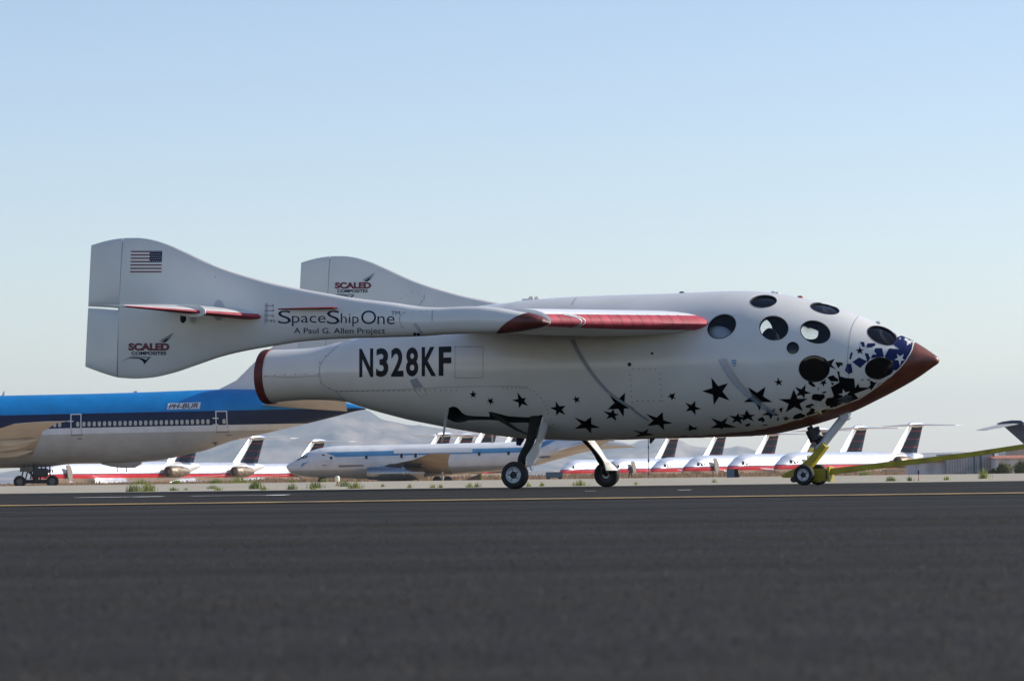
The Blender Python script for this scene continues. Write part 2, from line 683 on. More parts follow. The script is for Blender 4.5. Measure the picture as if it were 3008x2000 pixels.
for fy in [i / 24 for i in range(25)]:
    rows.append([bm.verts.new((x, -40 + fy * (edge(x) + 40), 0.004)) for x in xs])
for i in range(24):
    for j in range(len(xs) - 1):
        bm.faces.new((rows[i][j], rows[i][j + 1], rows[i + 1][j + 1], rows[i + 1][j]))
tag(from_bm(bm, 'taxiway', asphalt_mat()), kind='structure')

def strip(name, pts, wd, mat, z=0.008):
    bm = bmesh.new()
    a = [bm.verts.new((p[0], p[1] - wd / 2, z)) for p in pts]
    b = [bm.verts.new((p[0], p[1] + wd / 2, z)) for p in pts]
    for i in range(len(pts) - 1):
        bm.faces.new((a[i], a[i + 1], b[i + 1], b[i]))
    return tag(from_bm(bm, name, mat), kind='structure')
def worn_or_glint_mat(name, col, cover=0.45):
    mt, t, b = new_mat(name)
    b.inputs['Roughness'].default_value = 0.7
    tc = t.nodes.new('ShaderNodeTexCoord')
    nz = t.nodes.new('ShaderNodeTexNoise')
    nz.inputs['Scale'].default_value = 3.5
    nz.inputs['Detail'].default_value = 8
    t.links.new(tc.outputs['Object'], nz.inputs['Vector'])
    rp = t.nodes.new('ShaderNodeValToRGB')
    rp.color_ramp.elements[0].position = cover - 0.08
    rp.color_ramp.elements[0].color = (*[0.35 * c + 0.03 for c in col], 1)
    rp.color_ramp.elements[1].position = cover + 0.08
    rp.color_ramp.elements[1].color = (*col, 1)
    t.links.new(nz.outputs[0], rp.inputs[0])
    t.links.new(rp.outputs[0], b.inputs['Base Color'])
    return mt
YL = 17.2
strip('yellow_taxiway_line', [(-60 + 2 * i, YL + 0.0 * i, 0) for i in range(61)], 0.75, worn_or_glint_mat('worn_yellow_paint', (0.40, 0.255, 0.07), 0.48))
# white patches laid on the asphalt as painted mirage glints of the sky
glint_m = worn_or_glint_mat('white_glint', (0.62, 0.62, 0.60), 0.5)
glint_hi = worn_or_glint_mat('bright_white_glint', (0.85, 0.85, 0.83), 0.2)
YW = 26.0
for a, b_, mt, wd in ((225, 390, glint_m, 0.5), (395, 480, glint_hi, 0.5), (560, 660, glint_m, 0.4), (660, 790, glint_m, 0.3), (790, 845, glint_hi, 0.9), (1718, 1752, glint_m, 0.3),
                      (1990, 2030, glint_hi, 0.35)):
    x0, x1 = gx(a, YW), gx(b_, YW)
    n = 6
    strip('white_glint_patch', [(x0 + (x1 - x0) * i / n, YW, 0) for i in range(n + 1)], wd, mt)

# loose chips standing proud of the binder, near the camera where they can be told from the surface
import numpy as np
rg = np.random.default_rng(5)
N = 110000
yy = 1.6 + (9.5 - 1.6) * rg.random(N) ** 1.35
xx = (rg.random(N) - 0.5) * (0.36 * yy + 0.5)
rr_ = 0.0007 + 0.0013 * rg.random(N) ** 3
hh = rr_ * (0.7 + 0.9 * rg.random(N))
a0 = rg.random(N) * 6.283
vv_ = np.empty((N, 4, 3), dtype=np.float32)
for k in range(3):
    vv_[:, k, 0] = xx + rr_ * np.cos(a0 + 2.094 * k) * (0.8 + .5 * rg.random(N))
    vv_[:, k, 1] = yy + rr_ * np.sin(a0 + 2.094 * k) * (0.8 + .5 * rg.random(N))
    vv_[:, k, 2] = 0.0036
vv_[:, 3, 0] = xx + rr_ * (rg.random(N) - .5)
vv_[:, 3, 1] = yy + rr_ * (rg.random(N) - .5)
vv_[:, 3, 2] = 0.004 + hh
tri = np.array([[0, 1, 3], [1, 2, 3], [2, 0, 3]], dtype=np.int32)
lv = (tri[None] + (np.arange(N, dtype=np.int32) * 4)[:, None, None]).reshape(-1)
me = bpy.data.meshes.new('asphalt_chips')
me.vertices.add(N * 4)
me.vertices.foreach_set('co', vv_.reshape(-1))
me.loops.add(len(lv))
me.loops.foreach_set('vertex_index', lv)
me.polygons.add(N * 3)
me.polygons.foreach_set('loop_start', np.arange(0, N * 9, 3, dtype=np.int32))
me.update(calc_edges=True)
mt, t, b = new_mat('asphalt_chip')
b.inputs['Roughness'].default_value = 0.7
b.inputs['Specular IOR Level'].default_value = 0.2
gn = t.nodes.new('ShaderNodeNewGeometry')
rp = t.nodes.new('ShaderNodeValToRGB')
rp.color_ramp.elements[0].color = (0.020, 0.0185, 0.0165, 1)
rp.color_ramp.elements[1].color = (0.066, 0.062, 0.055, 1)
rp.color_ramp.elements[1].position = 0.93
q_ = rp.color_ramp.elements.new(0.75)
q_.color = (0.042, 0.038, 0.034, 1)
t.links.new(gn.outputs['Random Per Island'], rp.inputs[0])
t.links.new(rp.outputs[0], b.inputs['Base Color'])
me.materials.append(mt)
o = bpy.data.objects.new('asphalt_chips', me)
COL.objects.link(o)
tag(o, kind='stuff')

# ------------------------------------------------------------------ mountains
def mountain_mat():
    mt, t, b = new_mat('mountain_rock')
    b.inputs['Roughness'].default_value = 1.0
    b.inputs['Specular IOR Level'].default_value = 0.0
    tc = t.nodes.new('ShaderNodeTexCoord')
    nz = t.nodes.new('ShaderNodeTexNoise')
    nz.inputs['Scale'].default_value = 0.0042
    nz.inputs['Detail'].default_value = 9
    nz.inputs['Roughness'].default_value = 0.62
    t.links.new(tc.outputs['Object'], nz.inputs['Vector'])
    rp = t.nodes.new('ShaderNodeValToRGB')
    e = rp.color_ramp.elements
    e[0].position = 0.40; e[0].color = (0.085, 0.085, 0.085, 1)
    e[1].position = 0.60; e[1].color = (0.36, 0.285, 0.225, 1)
    t.links.new(nz.outputs[0], rp.inputs[0])
    t.links.new(rp.outputs[0], b.inputs['Base Color'])
    return mt
MM = mountain_mat()
from mathutils import noise as mnoise
def mountain(name, ridge, Y, depth, seed):
    """a ridge of hills: its crest runs through the surveyed skyline, its flanks fall to the plain"""
    pts = []
    for px, py in ridge:
        p = WP(px, py, Y)
        pts.append((p.x, p.z))
    x0, x1 = pts[0][0], pts[-1][0]
    nx, ny = 150, 26
    bm = bmesh.new()
    rows = []
    for i in range(-ny, ny + 1):
        f = i / ny
        row = []
        for j in range(nx + 1):
            x = x0 + (x1 - x0) * j / nx
            zc = interp(pts, x) + 12
            y = Y + f * depth
            g = mnoise.fractal(Vector((x * 0.004 + seed, y * 0.0018, seed)), 0.9, 2.1, 6)
            rr = mnoise.fractal(Vector((x * 0.014, 0.3, seed)), 1, 2, 4)
            h = (1 - abs(f)) ** 1.15
            z = -14 + (zc + 2) * h * (1 + 0.42 * g * min(1, 3 * abs(f))) + rr * 2.4 * h
            row.append(bm.verts.new((x, y, z)))
        rows.append(row)
    for i in range(2 * ny):
        for j in range(nx):
            bm.faces.new((rows[i][j], rows[i][j + 1], rows[i + 1][j + 1], rows[i + 1][j]))
    return tag(from_bm(bm, name, MM), kind='structure')
mountain('mountain', [(-400, 1420), (100, 1375), (350, 1330), (560, 1285), (760, 1250), (885, 1226), (960, 1214), (1010, 1207), (1069, 1202), (1123, 1231),
                      (1165, 1241), (1209, 1249), (1228, 1247), (1257, 1253), (1337, 1261), (1400, 1272), (1500, 1288), (1640, 1318), (1800, 1350), (2000, 1400)], 13000, 1500, 3.1)
mountain('distant_hills', [(1300, 1400), (1500, 1350), (1650, 1322), (1725, 1314), (1761, 1309), (1806, 1296), (1830, 1299), (1852, 1305), (1880, 1294), (1930, 1285), (1975, 1287), (2005, 1297),
                           (2025, 1308), (2070, 1313), (2110, 1316), (2147, 1315), (2165, 1311), (2190, 1314), (2215, 1322), (2260, 1338), (2330, 1352), (2500, 1362)], 13800, 1000, 8.7)
mountain('low_hills', [(2500, 1388), (2580, 1352), (2660, 1336), (2700, 1332), (2760, 1329), (2850, 1327), (2920, 1326), (2960, 1329), (3000, 1322), (3100, 1324), (3300, 1330), (3600, 1390)], 12500, 900, 5.3)

# ------------------------------------------------------------------ air
hz = bpy.data.materials.new('haze_air')
hz.use_nodes = True
t = hz.node_tree
t.nodes.clear()
o_ = t.nodes.new('ShaderNodeOutputMaterial')
pv = t.nodes.new('ShaderNodeVolumePrincipled')
pv.inputs['Color'].default_value = (0.77, 0.89, 1.0, 1)
pv.inputs['Density'].default_value = 0.000062
pv.inputs['Anisotropy'].default_value = 0.25
t.links.new(pv.outputs[0], o_.inputs['Volume'])
bm = bmesh.new()
bmesh.ops.create_cube(bm, size=1)
bmesh.ops.scale(bm, vec=(30000, 16500, 380), verts=bm.verts)
bmesh.ops.translate(bm, vec=(0, 8000, 170), verts=bm.verts)
tag(from_bm(bm, 'haze', hz, False), kind='stuff')

# ------------------------------------------------------------------ plants
def leafmat(name, c0, c1):
    mt, t, b = new_mat(name)
    b.inputs['Roughness'].default_value = 0.8
    b.inputs['Specular IOR Level'].default_value = 0.2
    oi = t.nodes.new('ShaderNodeNewGeometry')
    rp = t.nodes.new('ShaderNodeValToRGB')
    rp.color_ramp.elements[0].color = (*c0, 1)
    rp.color_ramp.elements[1].color = (*c1, 1)
    t.links.new(oi.outputs['Random Per Island'], rp.inputs[0])
    t.links.new(rp.outputs[0], b.inputs['Base Color'])
    tl = t.nodes.new('ShaderNodeBsdfTranslucent')
    t.links.new(rp.outputs[0], tl.inputs[0])
    mx = t.nodes.new('ShaderNodeMixShader')
    mx.inputs[0].default_value = 0.45
    t.links.new(b.outputs[0], mx.inputs[1])
    t.links.new(tl.outputs[0], mx.inputs[2])
    t.links.new(mx.outputs[0], t.nodes['Material Output'].inputs[0])
    return mt
M['weed'] = leafmat('weed_green', (0.15, 0.19, 0.055), (0.36, 0.38, 0.18))
M['weedy'] = leafmat('weed_yellow_green', (0.22, 0.25, 0.06), (0.45, 0.44, 0.18))
M['straw'] = leafmat('dry_straw', (0.30, 0.19, 0.11), (0.52, 0.37, 0.23))
M['sage'] = leafmat('sagebrush', (0.08, 0.085, 0.035), (0.24, 0.23, 0.12))
def blades(bb, cx, cy, cz, wx, wy, h, n, bw, lean=0.5, mat=0, rnd=random):
    for _ in range(n):
        x = cx + rnd.gauss(0, 0.33) * wx
        y = cy + rnd.gauss(0, 0.33) * wy
        hh = h * rnd.uniform(0.35, 1.0) * max(0.35, 1 - 0.5 * abs(x - cx) / max(wx, 1e-3))
        a = rnd.uniform(0, 6.283)
        lx, ly = math.cos(a) * hh * lean * rnd.random(), math.sin(a) * hh * lean * rnd.random()
        px_, py_ = math.sin(a + rnd.uniform(-.6, .6)) * bw, -math.cos(a) * bw
        v = [bb.bm.verts.new(q) for q in ((x - px_, y - py_, cz), (x + px_, y + py_, cz), (x + lx * .5 + px_ * .8, y + ly * .5, cz + hh * .6),
                                          (x + lx, y + ly, cz + hh), (x + lx * .5 - px_ * .8, y + ly * .5, cz + hh * .6))]
        f = bb.bm.faces.new(v)
        f.material_index = mat
def tuft(name, label, px, hpx, wpx, Y, mat, n=150, group=None, cat='weed', lean=0.5):
    bb = B(mat)
    s = Y / F
    rr = random.Random(int(px * 7 + Y))
    z = gz(Y)
    blades(bb, 0, 0, 0, wpx * s * 0.9, wpx * s * 0.5, hpx * s * 1.15, int(n * .7), .8 * s, lean, rnd=rr)
    bb.revolve([(wpx * s * .7, -.01), (wpx * s * .5, hpx * s * .02), (.001, hpx * s * .05)], (0, 0, 0), (0, 0, 1), 12)
    o = bb.build(name, smooth=0, loc=(gx(px, Y), Y, z))
    return tag(o, label, cat, group)
WG = 'weeds on the gravel verge'
for px, hp, wp_, Y, mt, n, lb in (
    (392, 26, 42, 43.5, 'weed', 220, 'widest green weed clump on the verge below the blue airliner'),
    (432, 30, 38, 43.8, 'weedy', 220, 'tall yellow-green weed beside the widest clump on the verge'),
    (512, 13, 26, 46, 'weed', 90, 'short green weed right of the widest clump, left of the blue airliner tail'),
    (545, 8, 14, 49, 'weed', 40, 'tiny green sprig between two low weeds left of the dark nozzle'),
    (624, 14, 32, 55, 'weed', 110, 'low spreading green weed under the silver jet with the first tail'),
    (640, 12, 24, 44, 'weedy', 70, 'thin yellow-green weed at the asphalt edge below the nozzle'),
    (752, 30, 34, 50, 'weed', 200, 'dark green weed clump left of the white airliner nose'),
    (775, 16, 16, 44.5, 'weedy', 60, 'yellow-green weed at the asphalt edge in front of the dark clump'),
    (858, 22, 26, 45, 'weed', 110, 'upright spiky green weed below the white airliner nose'),
    (925, 24, 42, 50, 'weed', 180, 'broad green weed left of the white marker lamp'),
    (918, 12, 18, 44, 'weedy', 60, 'yellowish weed at the asphalt edge under the broad green weed'),
    (1012, 24, 30, 62, 'weed', 150, 'dark green weed close on the right of the white marker lamp'),
    (1042, 24, 42, 46, 'weedy', 180, 'bushy yellow-green weed right of the white marker lamp'),
    (1124, 12, 12, 55, 'weed', 40, 'small weed below the chrome engine, left of the main wheel'),
    (1203, 14, 14, 45, 'weedy', 50, 'single weed below the airliner wing'),
    (1270, 14, 16, 45, 'weedy', 60, 'first weed of three below the raised wing tip'),
    (1295, 13, 14, 45, 'weedy', 50, 'second weed of three below the raised wing tip'),
    (1380, 15, 22, 45, 'weedy', 80, 'pair of yellow-green tufts left of the near main wheel'),
    (1402, 16, 18, 45, 'weed', 60, 'green tuft just left of the near main wheel'),
    (1552, 15, 12, 45, 'weedy', 50, 'weed just right of the near main wheel'),
    (1592, 14, 12, 46, 'weedy', 50, 'weed between the two main wheels, near the left one'),
    (1702, 22, 32, 45, 'weedy', 120, 'yellow-green weed left of the far main wheel'),
    (1868, 12, 14, 47, 'weedy', 40, 'sparse weed below the person in dark clothes'),
    (2098, 14, 12, 55, 'weedy', 40, 'sparse weed left of the dark cabinet'),
    (2615, 18, 24, 50, 'weed', 120, 'green weed under the yellow tow bar'),
    (2672, 15, 16, 50, 'weed', 80, 'rounded green weed beside the blue taxiway light'),
    (2780, 15, 14, 52, 'weedy', 60, 'small weed below the grey shed'),
    (2888, 34, 26, 60, 'weedy', 130, 'tall yellow-green weed at the right corner of the grey shed'),
):
    tuft('weed', lb, px, hp, wp_, Y, M[mt], n, WG)
# low green mounds of brush on the crest of the verge
for px, hp, wp_, lb in ((413, 16, 40, 'pale green brush mound left of the first silver tail'), (520, 13, 30, 'small dim brush mound on the crest below the blue airliner'),
                        (635, 17, 36, 'round pale brush mound below the silver rear engine'), (700, 22, 60, 'long pale green brush mound left of the white airliner nose'),
                        (860, 10, 26, 'low pale brush under the white airliner nose'), (2540, 14, 30, 'pale brush mound under the tow bar'),
                        (950, 12, 14, 'small green brush behind the marker lamp')):
    tuft('brush_mound', lb, px, hp, wp_, 240, M['weedy'], 260, 'brush on the crest of the verge', 'brush', 0.7)
def bush(label, px, hpx, wpx, Y):
    bb = B(M['sage'])
    s = Y / F
    rr = random.Random(px)
    for _ in range(900):
        u = Vector((rr.gauss(0, 1), rr.gauss(0, 1), rr.gauss(0, 1))).normalized() * rr.uniform(0.55, 1.0)
        lump = 1 + 0.18 * math.sin(5 * u.x + px) * math.cos(4 * u.y)
        c = Vector((u.x * wpx * s / 2 * lump, u.y * wpx * s / 2 * lump, max(0, (u.z * 0.55 + 0.45)) * hpx * s * lump))
        q = 2.2 * s
        a = rr.uniform(0, 6.28)
        d1 = Vector((math.cos(a), math.sin(a), rr.uniform(-.5, .5))) * q
        d2 = Vector((-math.sin(a) * .4, math.cos(a) * .4, 1)) * q
        bb.bm.faces.new([bb.bm.verts.new(c + k) for k in (d1, d2, -d1, -d2)])
    bb.revolve([(wpx * s * .40, 0), (wpx * s * .46, hpx * s * .35), (wpx * s * .35, hpx * s * .70), (wpx * s * .15, hpx * s * .88), (.001, hpx * s * .9)], (0, 0, 0), (0, 0, 1), 14)
    o = bb.build('sagebrush', smooth=0, loc=(gx(px, Y), Y, gz(Y) - 0.05))
    return tag(o, label, 'bush', 'sagebrush by the buildings')
bush('round sagebrush in front of the grey wall right of the shed', 2950, 36, 50, 300)
bush('larger sagebrush cut off by the right edge of the photo', 3005, 42, 58, 295)
bush('small dark sagebrush at the foot of the shed corner', 2916, 18, 26, 300)
# dry scrub between the verge and the parked jets: one mass
bb = B(M['straw'])
rr = random.Random(11)
for _ in range(15000):
    x = rr.uniform(-75, 46)
    y = rr.uniform(412, 445)
    h = 0.30 - gz(y) + rr.uniform(-.45, .40) * rr.random()
    if x < -32:
        h *= 0.82
    a = rr.uniform(0, 6.28)
    q = rr.uniform(.06, .16)
    px_, py_ = math.cos(a) * q, math.sin(a) * q
    v = [bb.bm.verts.new(p) for p in ((x - px_, y - py_, gz(y) - .05), (x + px_, y + py_, gz(y) - .05), (x + px_ * .6 + rr.uniform(-.1, .1), y, gz(y) + h), (x - px_ * .7, y, gz(y) + h * rr.uniform(.8, 1)))]
    bb.bm.faces.new(v)
tag(bb.build('dry_scrub', smooth=0), kind='stuff')

# ================================================================== parked airliners and buildings
M['tan_metal'] = pmat('bare_grey_metal', (0.46, 0.44, 0.41), 0.45, metal=0.2, var=0.15, scale=0.6)
M['wing_brown'] = pmat('grimy_wing', (0.24, 0.195, 0.15), 0.5, var=0.35, scale=0.5)
M['bare'] = pmat('polished_aluminium', (0.85, 0.86, 0.88), 0.28, metal=0.7, var=0.10, scale=0.7)
M['chrome'] = pmat('engine_chrome', (0.34, 0.36, 0.39), 0.24, metal=1.0, var=0.25, scale=1.2)
M['brown_metal'] = pmat('engine_bronze', (0.26, 0.205, 0.15), 0.5, metal=0.6, var=0.6, scale=1.8)
M['navy_tail'] = zbands('navy_tail_paint', [(5.55, (0.007, 0.017, 0.034)), (5.65, (0.26, 0.025, 0.032)), (6.72, (0.007, 0.017, 0.034)), (6.82, (0.26, 0.025, 0.032)), (7.85, (0.007, 0.017, 0.034)), (8.02, (0.26, 0.03, 0.035))], (0.007, 0.017, 0.034), 0.5, spec=0.1)
M['jet_skin'] = zbands('jet_skin', [(2.52, (0.74, 0.73, 0.72)), (3.08, (0.50, 0.020, 0.028)), (3.19, (0.02, 0.03, 0.10))], (0.90, 0.90, 0.91), 0.30, metals=[0.95, 0.0, 0.0, 0.55])
M['jet_glass'] = pmat('cockpit_glass', (0.01, 0.012, 0.016), 0.1)
M['dirty_grey'] = pmat('door_lining', (0.22, 0.19, 0.16), 0.7)
M['reddot'] = pmat('red_paint', (0.5, 0.03, 0.03), 0.4)

def ering(x, yc, zc, hw, hh, n=40):
    return [Vector((x, yc + hw * math.sin(2 * math.pi * k / n), zc - hh * math.cos(2 * math.pi * k / n))) for k in range(n)]
def foil(LE, TE, t, up=Vector((0, 0, 1)), n=9):
    """thin symmetric section between two points, thickness t along 'up'"""
    LE, TE = Vector(LE), Vector(TE)
    o = []
    for k in range(n + 1):
        x = 0.5 * (1 + math.cos(math.pi * k / n))
        s = 2.6 * (0.2969 * math.sqrt(x) - 0.1260 * x - 0.3516 * x * x + 0.2843 * x ** 3 - 0.1036 * x ** 4)
        o.append(LE.lerp(TE, x) + up * (t * s))
    for k in range(n - 1, 0, -1):
        x = 0.5 * (1 + math.cos(math.pi * k / n))
        s = 2.6 * (0.2969 * math.sqrt(x) - 0.1260 * x - 0.3516 * x * x + 0.2843 * x ** 3 - 0.1036 * x ** 4)
        o.append(LE.lerp(TE, x) - up * (t * s))
    return o
Y_UP = Vector((0, 1, 0))
def side_patch(bb, bv, pts, sgn, mat, off=0.02, step=0.5):
    """lay an outline (x, z) on the side of a body"""
    bm2 = bmesh.new()
    bm2.faces.new([bm2.verts.new((p[0], p[1], 0)) for p in pts])
    bm2.normal_update()
    bmesh.ops.triangulate(bm2, faces=bm2.faces[:])
    xs = [p[0] for p in pts]; zs = [p[1] for p in pts]
    cut_grid(bm2, step, min(xs), max(xs), min(zs), max(zs))
    mp = {}
    for v in bm2.verts:
        h, nr, _, _ = bv.ray_cast(Vector((v.co.x, 50 * sgn, v.co.y)), Vector((0, -sgn, 0)))
        mp[v] = bb.bm.verts.new(h + Vector((0, sgn * off, 0))) if h else None
    for f in bm2.faces:
        vv = [mp[v] for v in f.verts]
        if None in vv:
            continue
        nf = bb.bm.faces.new(vv)
        nf.material_index = bb.mi(mat)
        nf.normal_update()
        if nf.normal.y * sgn < 0:
            nf.normal_flip()
    bm2.free()

# ------------------------------------------------------------------ silver twin-jets with T-tails
def silver_jet(door=True):
    root = empty('airliner')
    st = [(-.02, 2.55, .03, .03), (-.25, 2.58, .32, .30), (-.8, 2.64, .68, .62), (-1.6, 2.74, 1.02, .94), (-2.4, 2.84, 1.26, 1.20), (-3.1, 2.95, 1.42, 1.46), (-4.2, 3.04, 1.60, 1.70), (-5.6, 3.1, 1.70, 1.80), (-7, 3.1, 1.70, 1.80),
          (-16, 3.1, 1.70, 1.80), (-27, 3.1, 1.70, 1.80), (-30, 3.12, 1.70, 1.78), (-33, 3.28, 1.55, 1.62), (-36, 3.55, 1.22, 1.32), (-38.5, 3.85, .82, .95), (-40.5, 4.10, .50, .62), (-42, 4.2, .25, .36), (-42.6, 4.2, .05, .2)]
    bb = B(M['jet_skin'])
    dense = []
    for i in range(len(st) - 1):
        for k in range(3):
            f = k / 3
            dense.append([st[i][c] * (1 - f) + st[i + 1][c] * f for c in range(4)])
    dense.append(st[-1])
    bb.loft([ering(x, 0, zc, hw, hh, 44) for x, zc, hw, hh in dense])
    me = bb.mesh('fuselage', 40)
    bv = bvh_of(me)
    f_ = B(M['jet_skin'])
    f_.bm.from_mesh(me)
    fo = f_.build('fuselage', root, smooth=40)
    for sg in (1, -1):
        wb_ = B(M['jet_glass'])
        for poly in ([(-2.15, 3.30), (-2.75, 3.30), (-2.95, 3.78), (-2.6, 3.82)], [(-2.85, 3.30), (-3.45, 3.32), (-3.45, 3.75), (-3.05, 3.80)], [(-3.6, 3.38), (-4.0, 3.45), (-3.95, 3.72), (-3.6, 3.74)]):
            side_patch(wb_, bv, poly, sg, M['jet_glass'], .03, .3)
        wb_.build('cockpit_window', fo, smooth=40)
    fb = B(M['bare'], M['navy_tail'])
    secs = []
    for i in range(7):
        f = i / 6
        secs.append(foil((-33.2 - 5.3 * f, 0, 4.5 + 4.3 * f), (-40.6 - 2.1 * f, 0, 4.5 + 4.3 * f), .42 - .14 * f, Y_UP, 12))
    fb.loft(secs, matf=lambda i, j: 0 if 8 <= j <= 15 else 1)
    fb.build('fin', root, smooth=40)
    hb = B(M['bare'])
    hs = []
    for y in (-6.1, -3, 0, 3, 6.1):
        a = abs(y) / 6.1
        hs.append(foil((-38.6 - 2.6 * a, y, 8.85 - .15 * a), (-43.0 - .9 * a, y, 8.85 - .15 * a), .55 - .33 * a, n=8))
    hb.loft(hs)
    ht = hb.build('tailplane', root, smooth=40)
    bb = B(M['bare'])
    bb.revolve([(.02, 0), (.25, .3), (.42, 1.2), (.45, 2.6), (.30, 4.2), (.05, 5.4)], (-38.2, 0, 8.85), (-1, 0, 0), 20)
    bb.build('bullet_fairing', ht, smooth=50)
    for sg in (1, -1):
        eb = B(M['brown_metal'])
        ec = (-30.0, 2.55 * sg, 3.35)
        eb.revolve([(.05, .35), (.58, .5), (.66, .05), (.74, 0), (.84, .12), (.90, .9), (.90, 2.0), (.84, 3.6), (.66, 4.6), (.55, 5.1), (.50, 5.1), (.45, 4.6), (.05, 4.5)], ec, (-1, 0, 0), 26, cap=False)
        eb.loft([foil((-30.6, 1.3 * sg, 3.5), (-34, 1.3 * sg, 3.5), .22), foil((-30.8, 2.1 * sg, 3.5), (-34, 2.1 * sg, 3.5), .22)])
        eb.build('engine', root, smooth=40)
        wb_ = B(M['bare'])
        wb_.loft([foil((-13.5, 1.2 * sg, 1.75), (-21.5, 1.2 * sg, 1.75), .55), foil((-17.5, 6 * sg, 2.0), (-22.2, 6 * sg, 2.0), .3), foil((-23.3, 16.3 * sg, 2.75), (-24.9, 16.3 * sg, 2.75), .1)])
        wb_.build('wing', root, smooth=40)
    for x, y in ((-5.0, 0), (-22.5, 2.5), (-22.5, -2.5)):
        gb = B(M['steel'], M['tyre'])
        gb.tube([(x, y, 1.7), (x, y, .5)], .11, 10)
        for q in (-.28, .28):
            r = .33 if y == 0 else .5
            gb.revolve([(.02, -.13), (r * .8, -.14), (r, -.08), (r, .08), (r * .8, .14), (.02, .13)], (x, y + q, r), (0, 1, 0), 20, mat=1)
        gb.build('landing_gear', root, smooth=40)
    if door:
        db = B(M['dirty_grey'], M['bare'])
        pts = [(-5.7, 2.62), (-5.35, 4.30), (-5.9, 4.42), (-6.4, 4.15), (-6.75, 3.55), (-6.75, 2.45), (-6.3, 2.2), (-5.95, 2.2)]
        db.prism([(x, 2.05, z) for x, z in pts], (0, .16, 0))
        db.prism([(-5.9, 1.6, 2.3), (-6.6, 1.6, 2.3), (-6.9, 2.9, 1.5), (-6.1, 2.9, 1.5)], (0, 0, .08), mat=1)
        db.build('door', root, smooth=0)
    return root
AJ = R(-125)
def put_jet(o, px, D, label, k):
    xt = gx(px, D)
    aj = AJ + R((0, 1.2, -.8, 1.6, 3.2, 4.0, 5.5, 4.5, 6.5, 4, 3, 5, 4)[k])
    o.location = (xt + math.cos(aj) * 41, D + math.sin(aj) * 41, gz(D - 20))
    o.rotation_euler = (0, 0, aj)
    tag(o, label, 'airplane', 'silver airliners parked in rows')
jetA = silver_jet(True)
jetB = silver_jet(False)
JETS = [
    (jetA, 2697, 516, 'silver airliner with a red stripe whose whole T-tail shows right of the tow bar wheels'),
    (jetB, 2533, 542, 'silver airliner whose dark striped T-tail stands just right of the white nose strut'),
    (None, 2418, 562, 'silver airliner whose T-tail is crossed by the white nose strut'),
    (jetB, 2276, 604, 'silver airliner whose T-tail shows left of the black damper under the rocket plane'),
    (None, 2122, 620, 'silver airliner with open door whose cut-off tail is second right of the thin pole'),
    (jetB, 1982, 636, 'silver airliner farthest left of the right-hand row, tail just right of the thin pole'),
    (jetB, 760, 571, 'silver airliner whose full T-tail stands under the blue airliner tail cone'),
    (jetB, 940, 628, 'silver airliner whose T-tail rises just behind the nose of the white airliner'),
    (None, 572, 530, 'silver airliner with open door whose tail is cut off by the blue airliner belly'),
    (jetB, 1310, 559, 'silver airliner with its T-tail first from the left above the white airliner roof'),
    (jetB, 1376, 575, 'silver airliner with its T-tail second from the left above the white airliner roof'),
    (jetB, 1446, 515, 'silver airliner with its T-tail third from the left above the white airliner roof'),
    (jetB, 1530, 540, 'silver airliner with its tail hidden behind the near main gear leg of the rocket plane'),
]
used = set()
for k_, (src, px, D, lb) in enumerate(JETS):
    s = src or jetA
    if s in used:
        o = copy_tree(s)
    else:
        o = s
        used.add(s)
    put_jet(o, px, D, lb, k_)
# dark jet at the right edge facing the other way
N = B(M['navy_tail'])
njet = empty('airliner', label='dark blue T-tailed airliner cut off by the right edge, above the tow bar', cat='airplane')
def n_foil(LE, TE, t, up, n=8): return foil(LE, TE, t, up, n)
M['dark_blue'] = pmat('dark_blue_paint', (0.012, 0.022, 0.05), 0.35)
M['jet_grey'] = pmat('grey_white_paint', (0.55, 0.56, 0.58), 0.4)
D = 500
p0 = WP(2996, 1312, D)
pt = WP(2972, 1250, D)
fb = B(M['dark_blue'])
zb = 5.0
fb.loft([foil((7.5, 0, zb - .4), (2.6, 0, zb - .4), .35, Y_UP), foil((1.2, 0, 8.6), (-2.4, 0, 8.6), .25, Y_UP)])
fb.build('fin', njet, smooth=40)
hb = B(M['tan_metal'])
hb.loft([foil((.8 - 2 * abs(y) / 6, y, 8.7 - .9 * abs(y) / 6), (-2.6 - .7 * abs(y) / 6, y, 8.7 - .9 * abs(y) / 6), .5 - .3 * abs(y) / 6) for y in (-6, -3, 0, 3, 6)])
hb.build('tailplane', njet, smooth=40)
bb = B(M['dark_blue'])
bb.revolve([(.02, 0), (.4, .6), (.45, 2), (.3, 3.5), (.05, 4.5)], (1.3, 0, 8.75), (-1, 0, 0), 16)
bb.build('bullet_fairing', njet, smooth=50)
bb = B(M['jet_grey'])
bb.loft([ering(x, 0, z, r, r, 30) for x, z, r in ((-3, 4.4, .15), (-1, 4.2, .6), (3, 3.7, 1.2), (7, 3.3, 1.7), (12, 3.1, 1.8), (30, 3.1, 1.8), (34, 2.95, 1.5), (37, 2.7, .8), (38.4, 2.6, .1))])
bb.build('fuselage', njet, smooth=50)
njet.location = (gx(2972, D) + .8, D, -1.75)
njet.rotation_euler = (0, 0, R(-38))

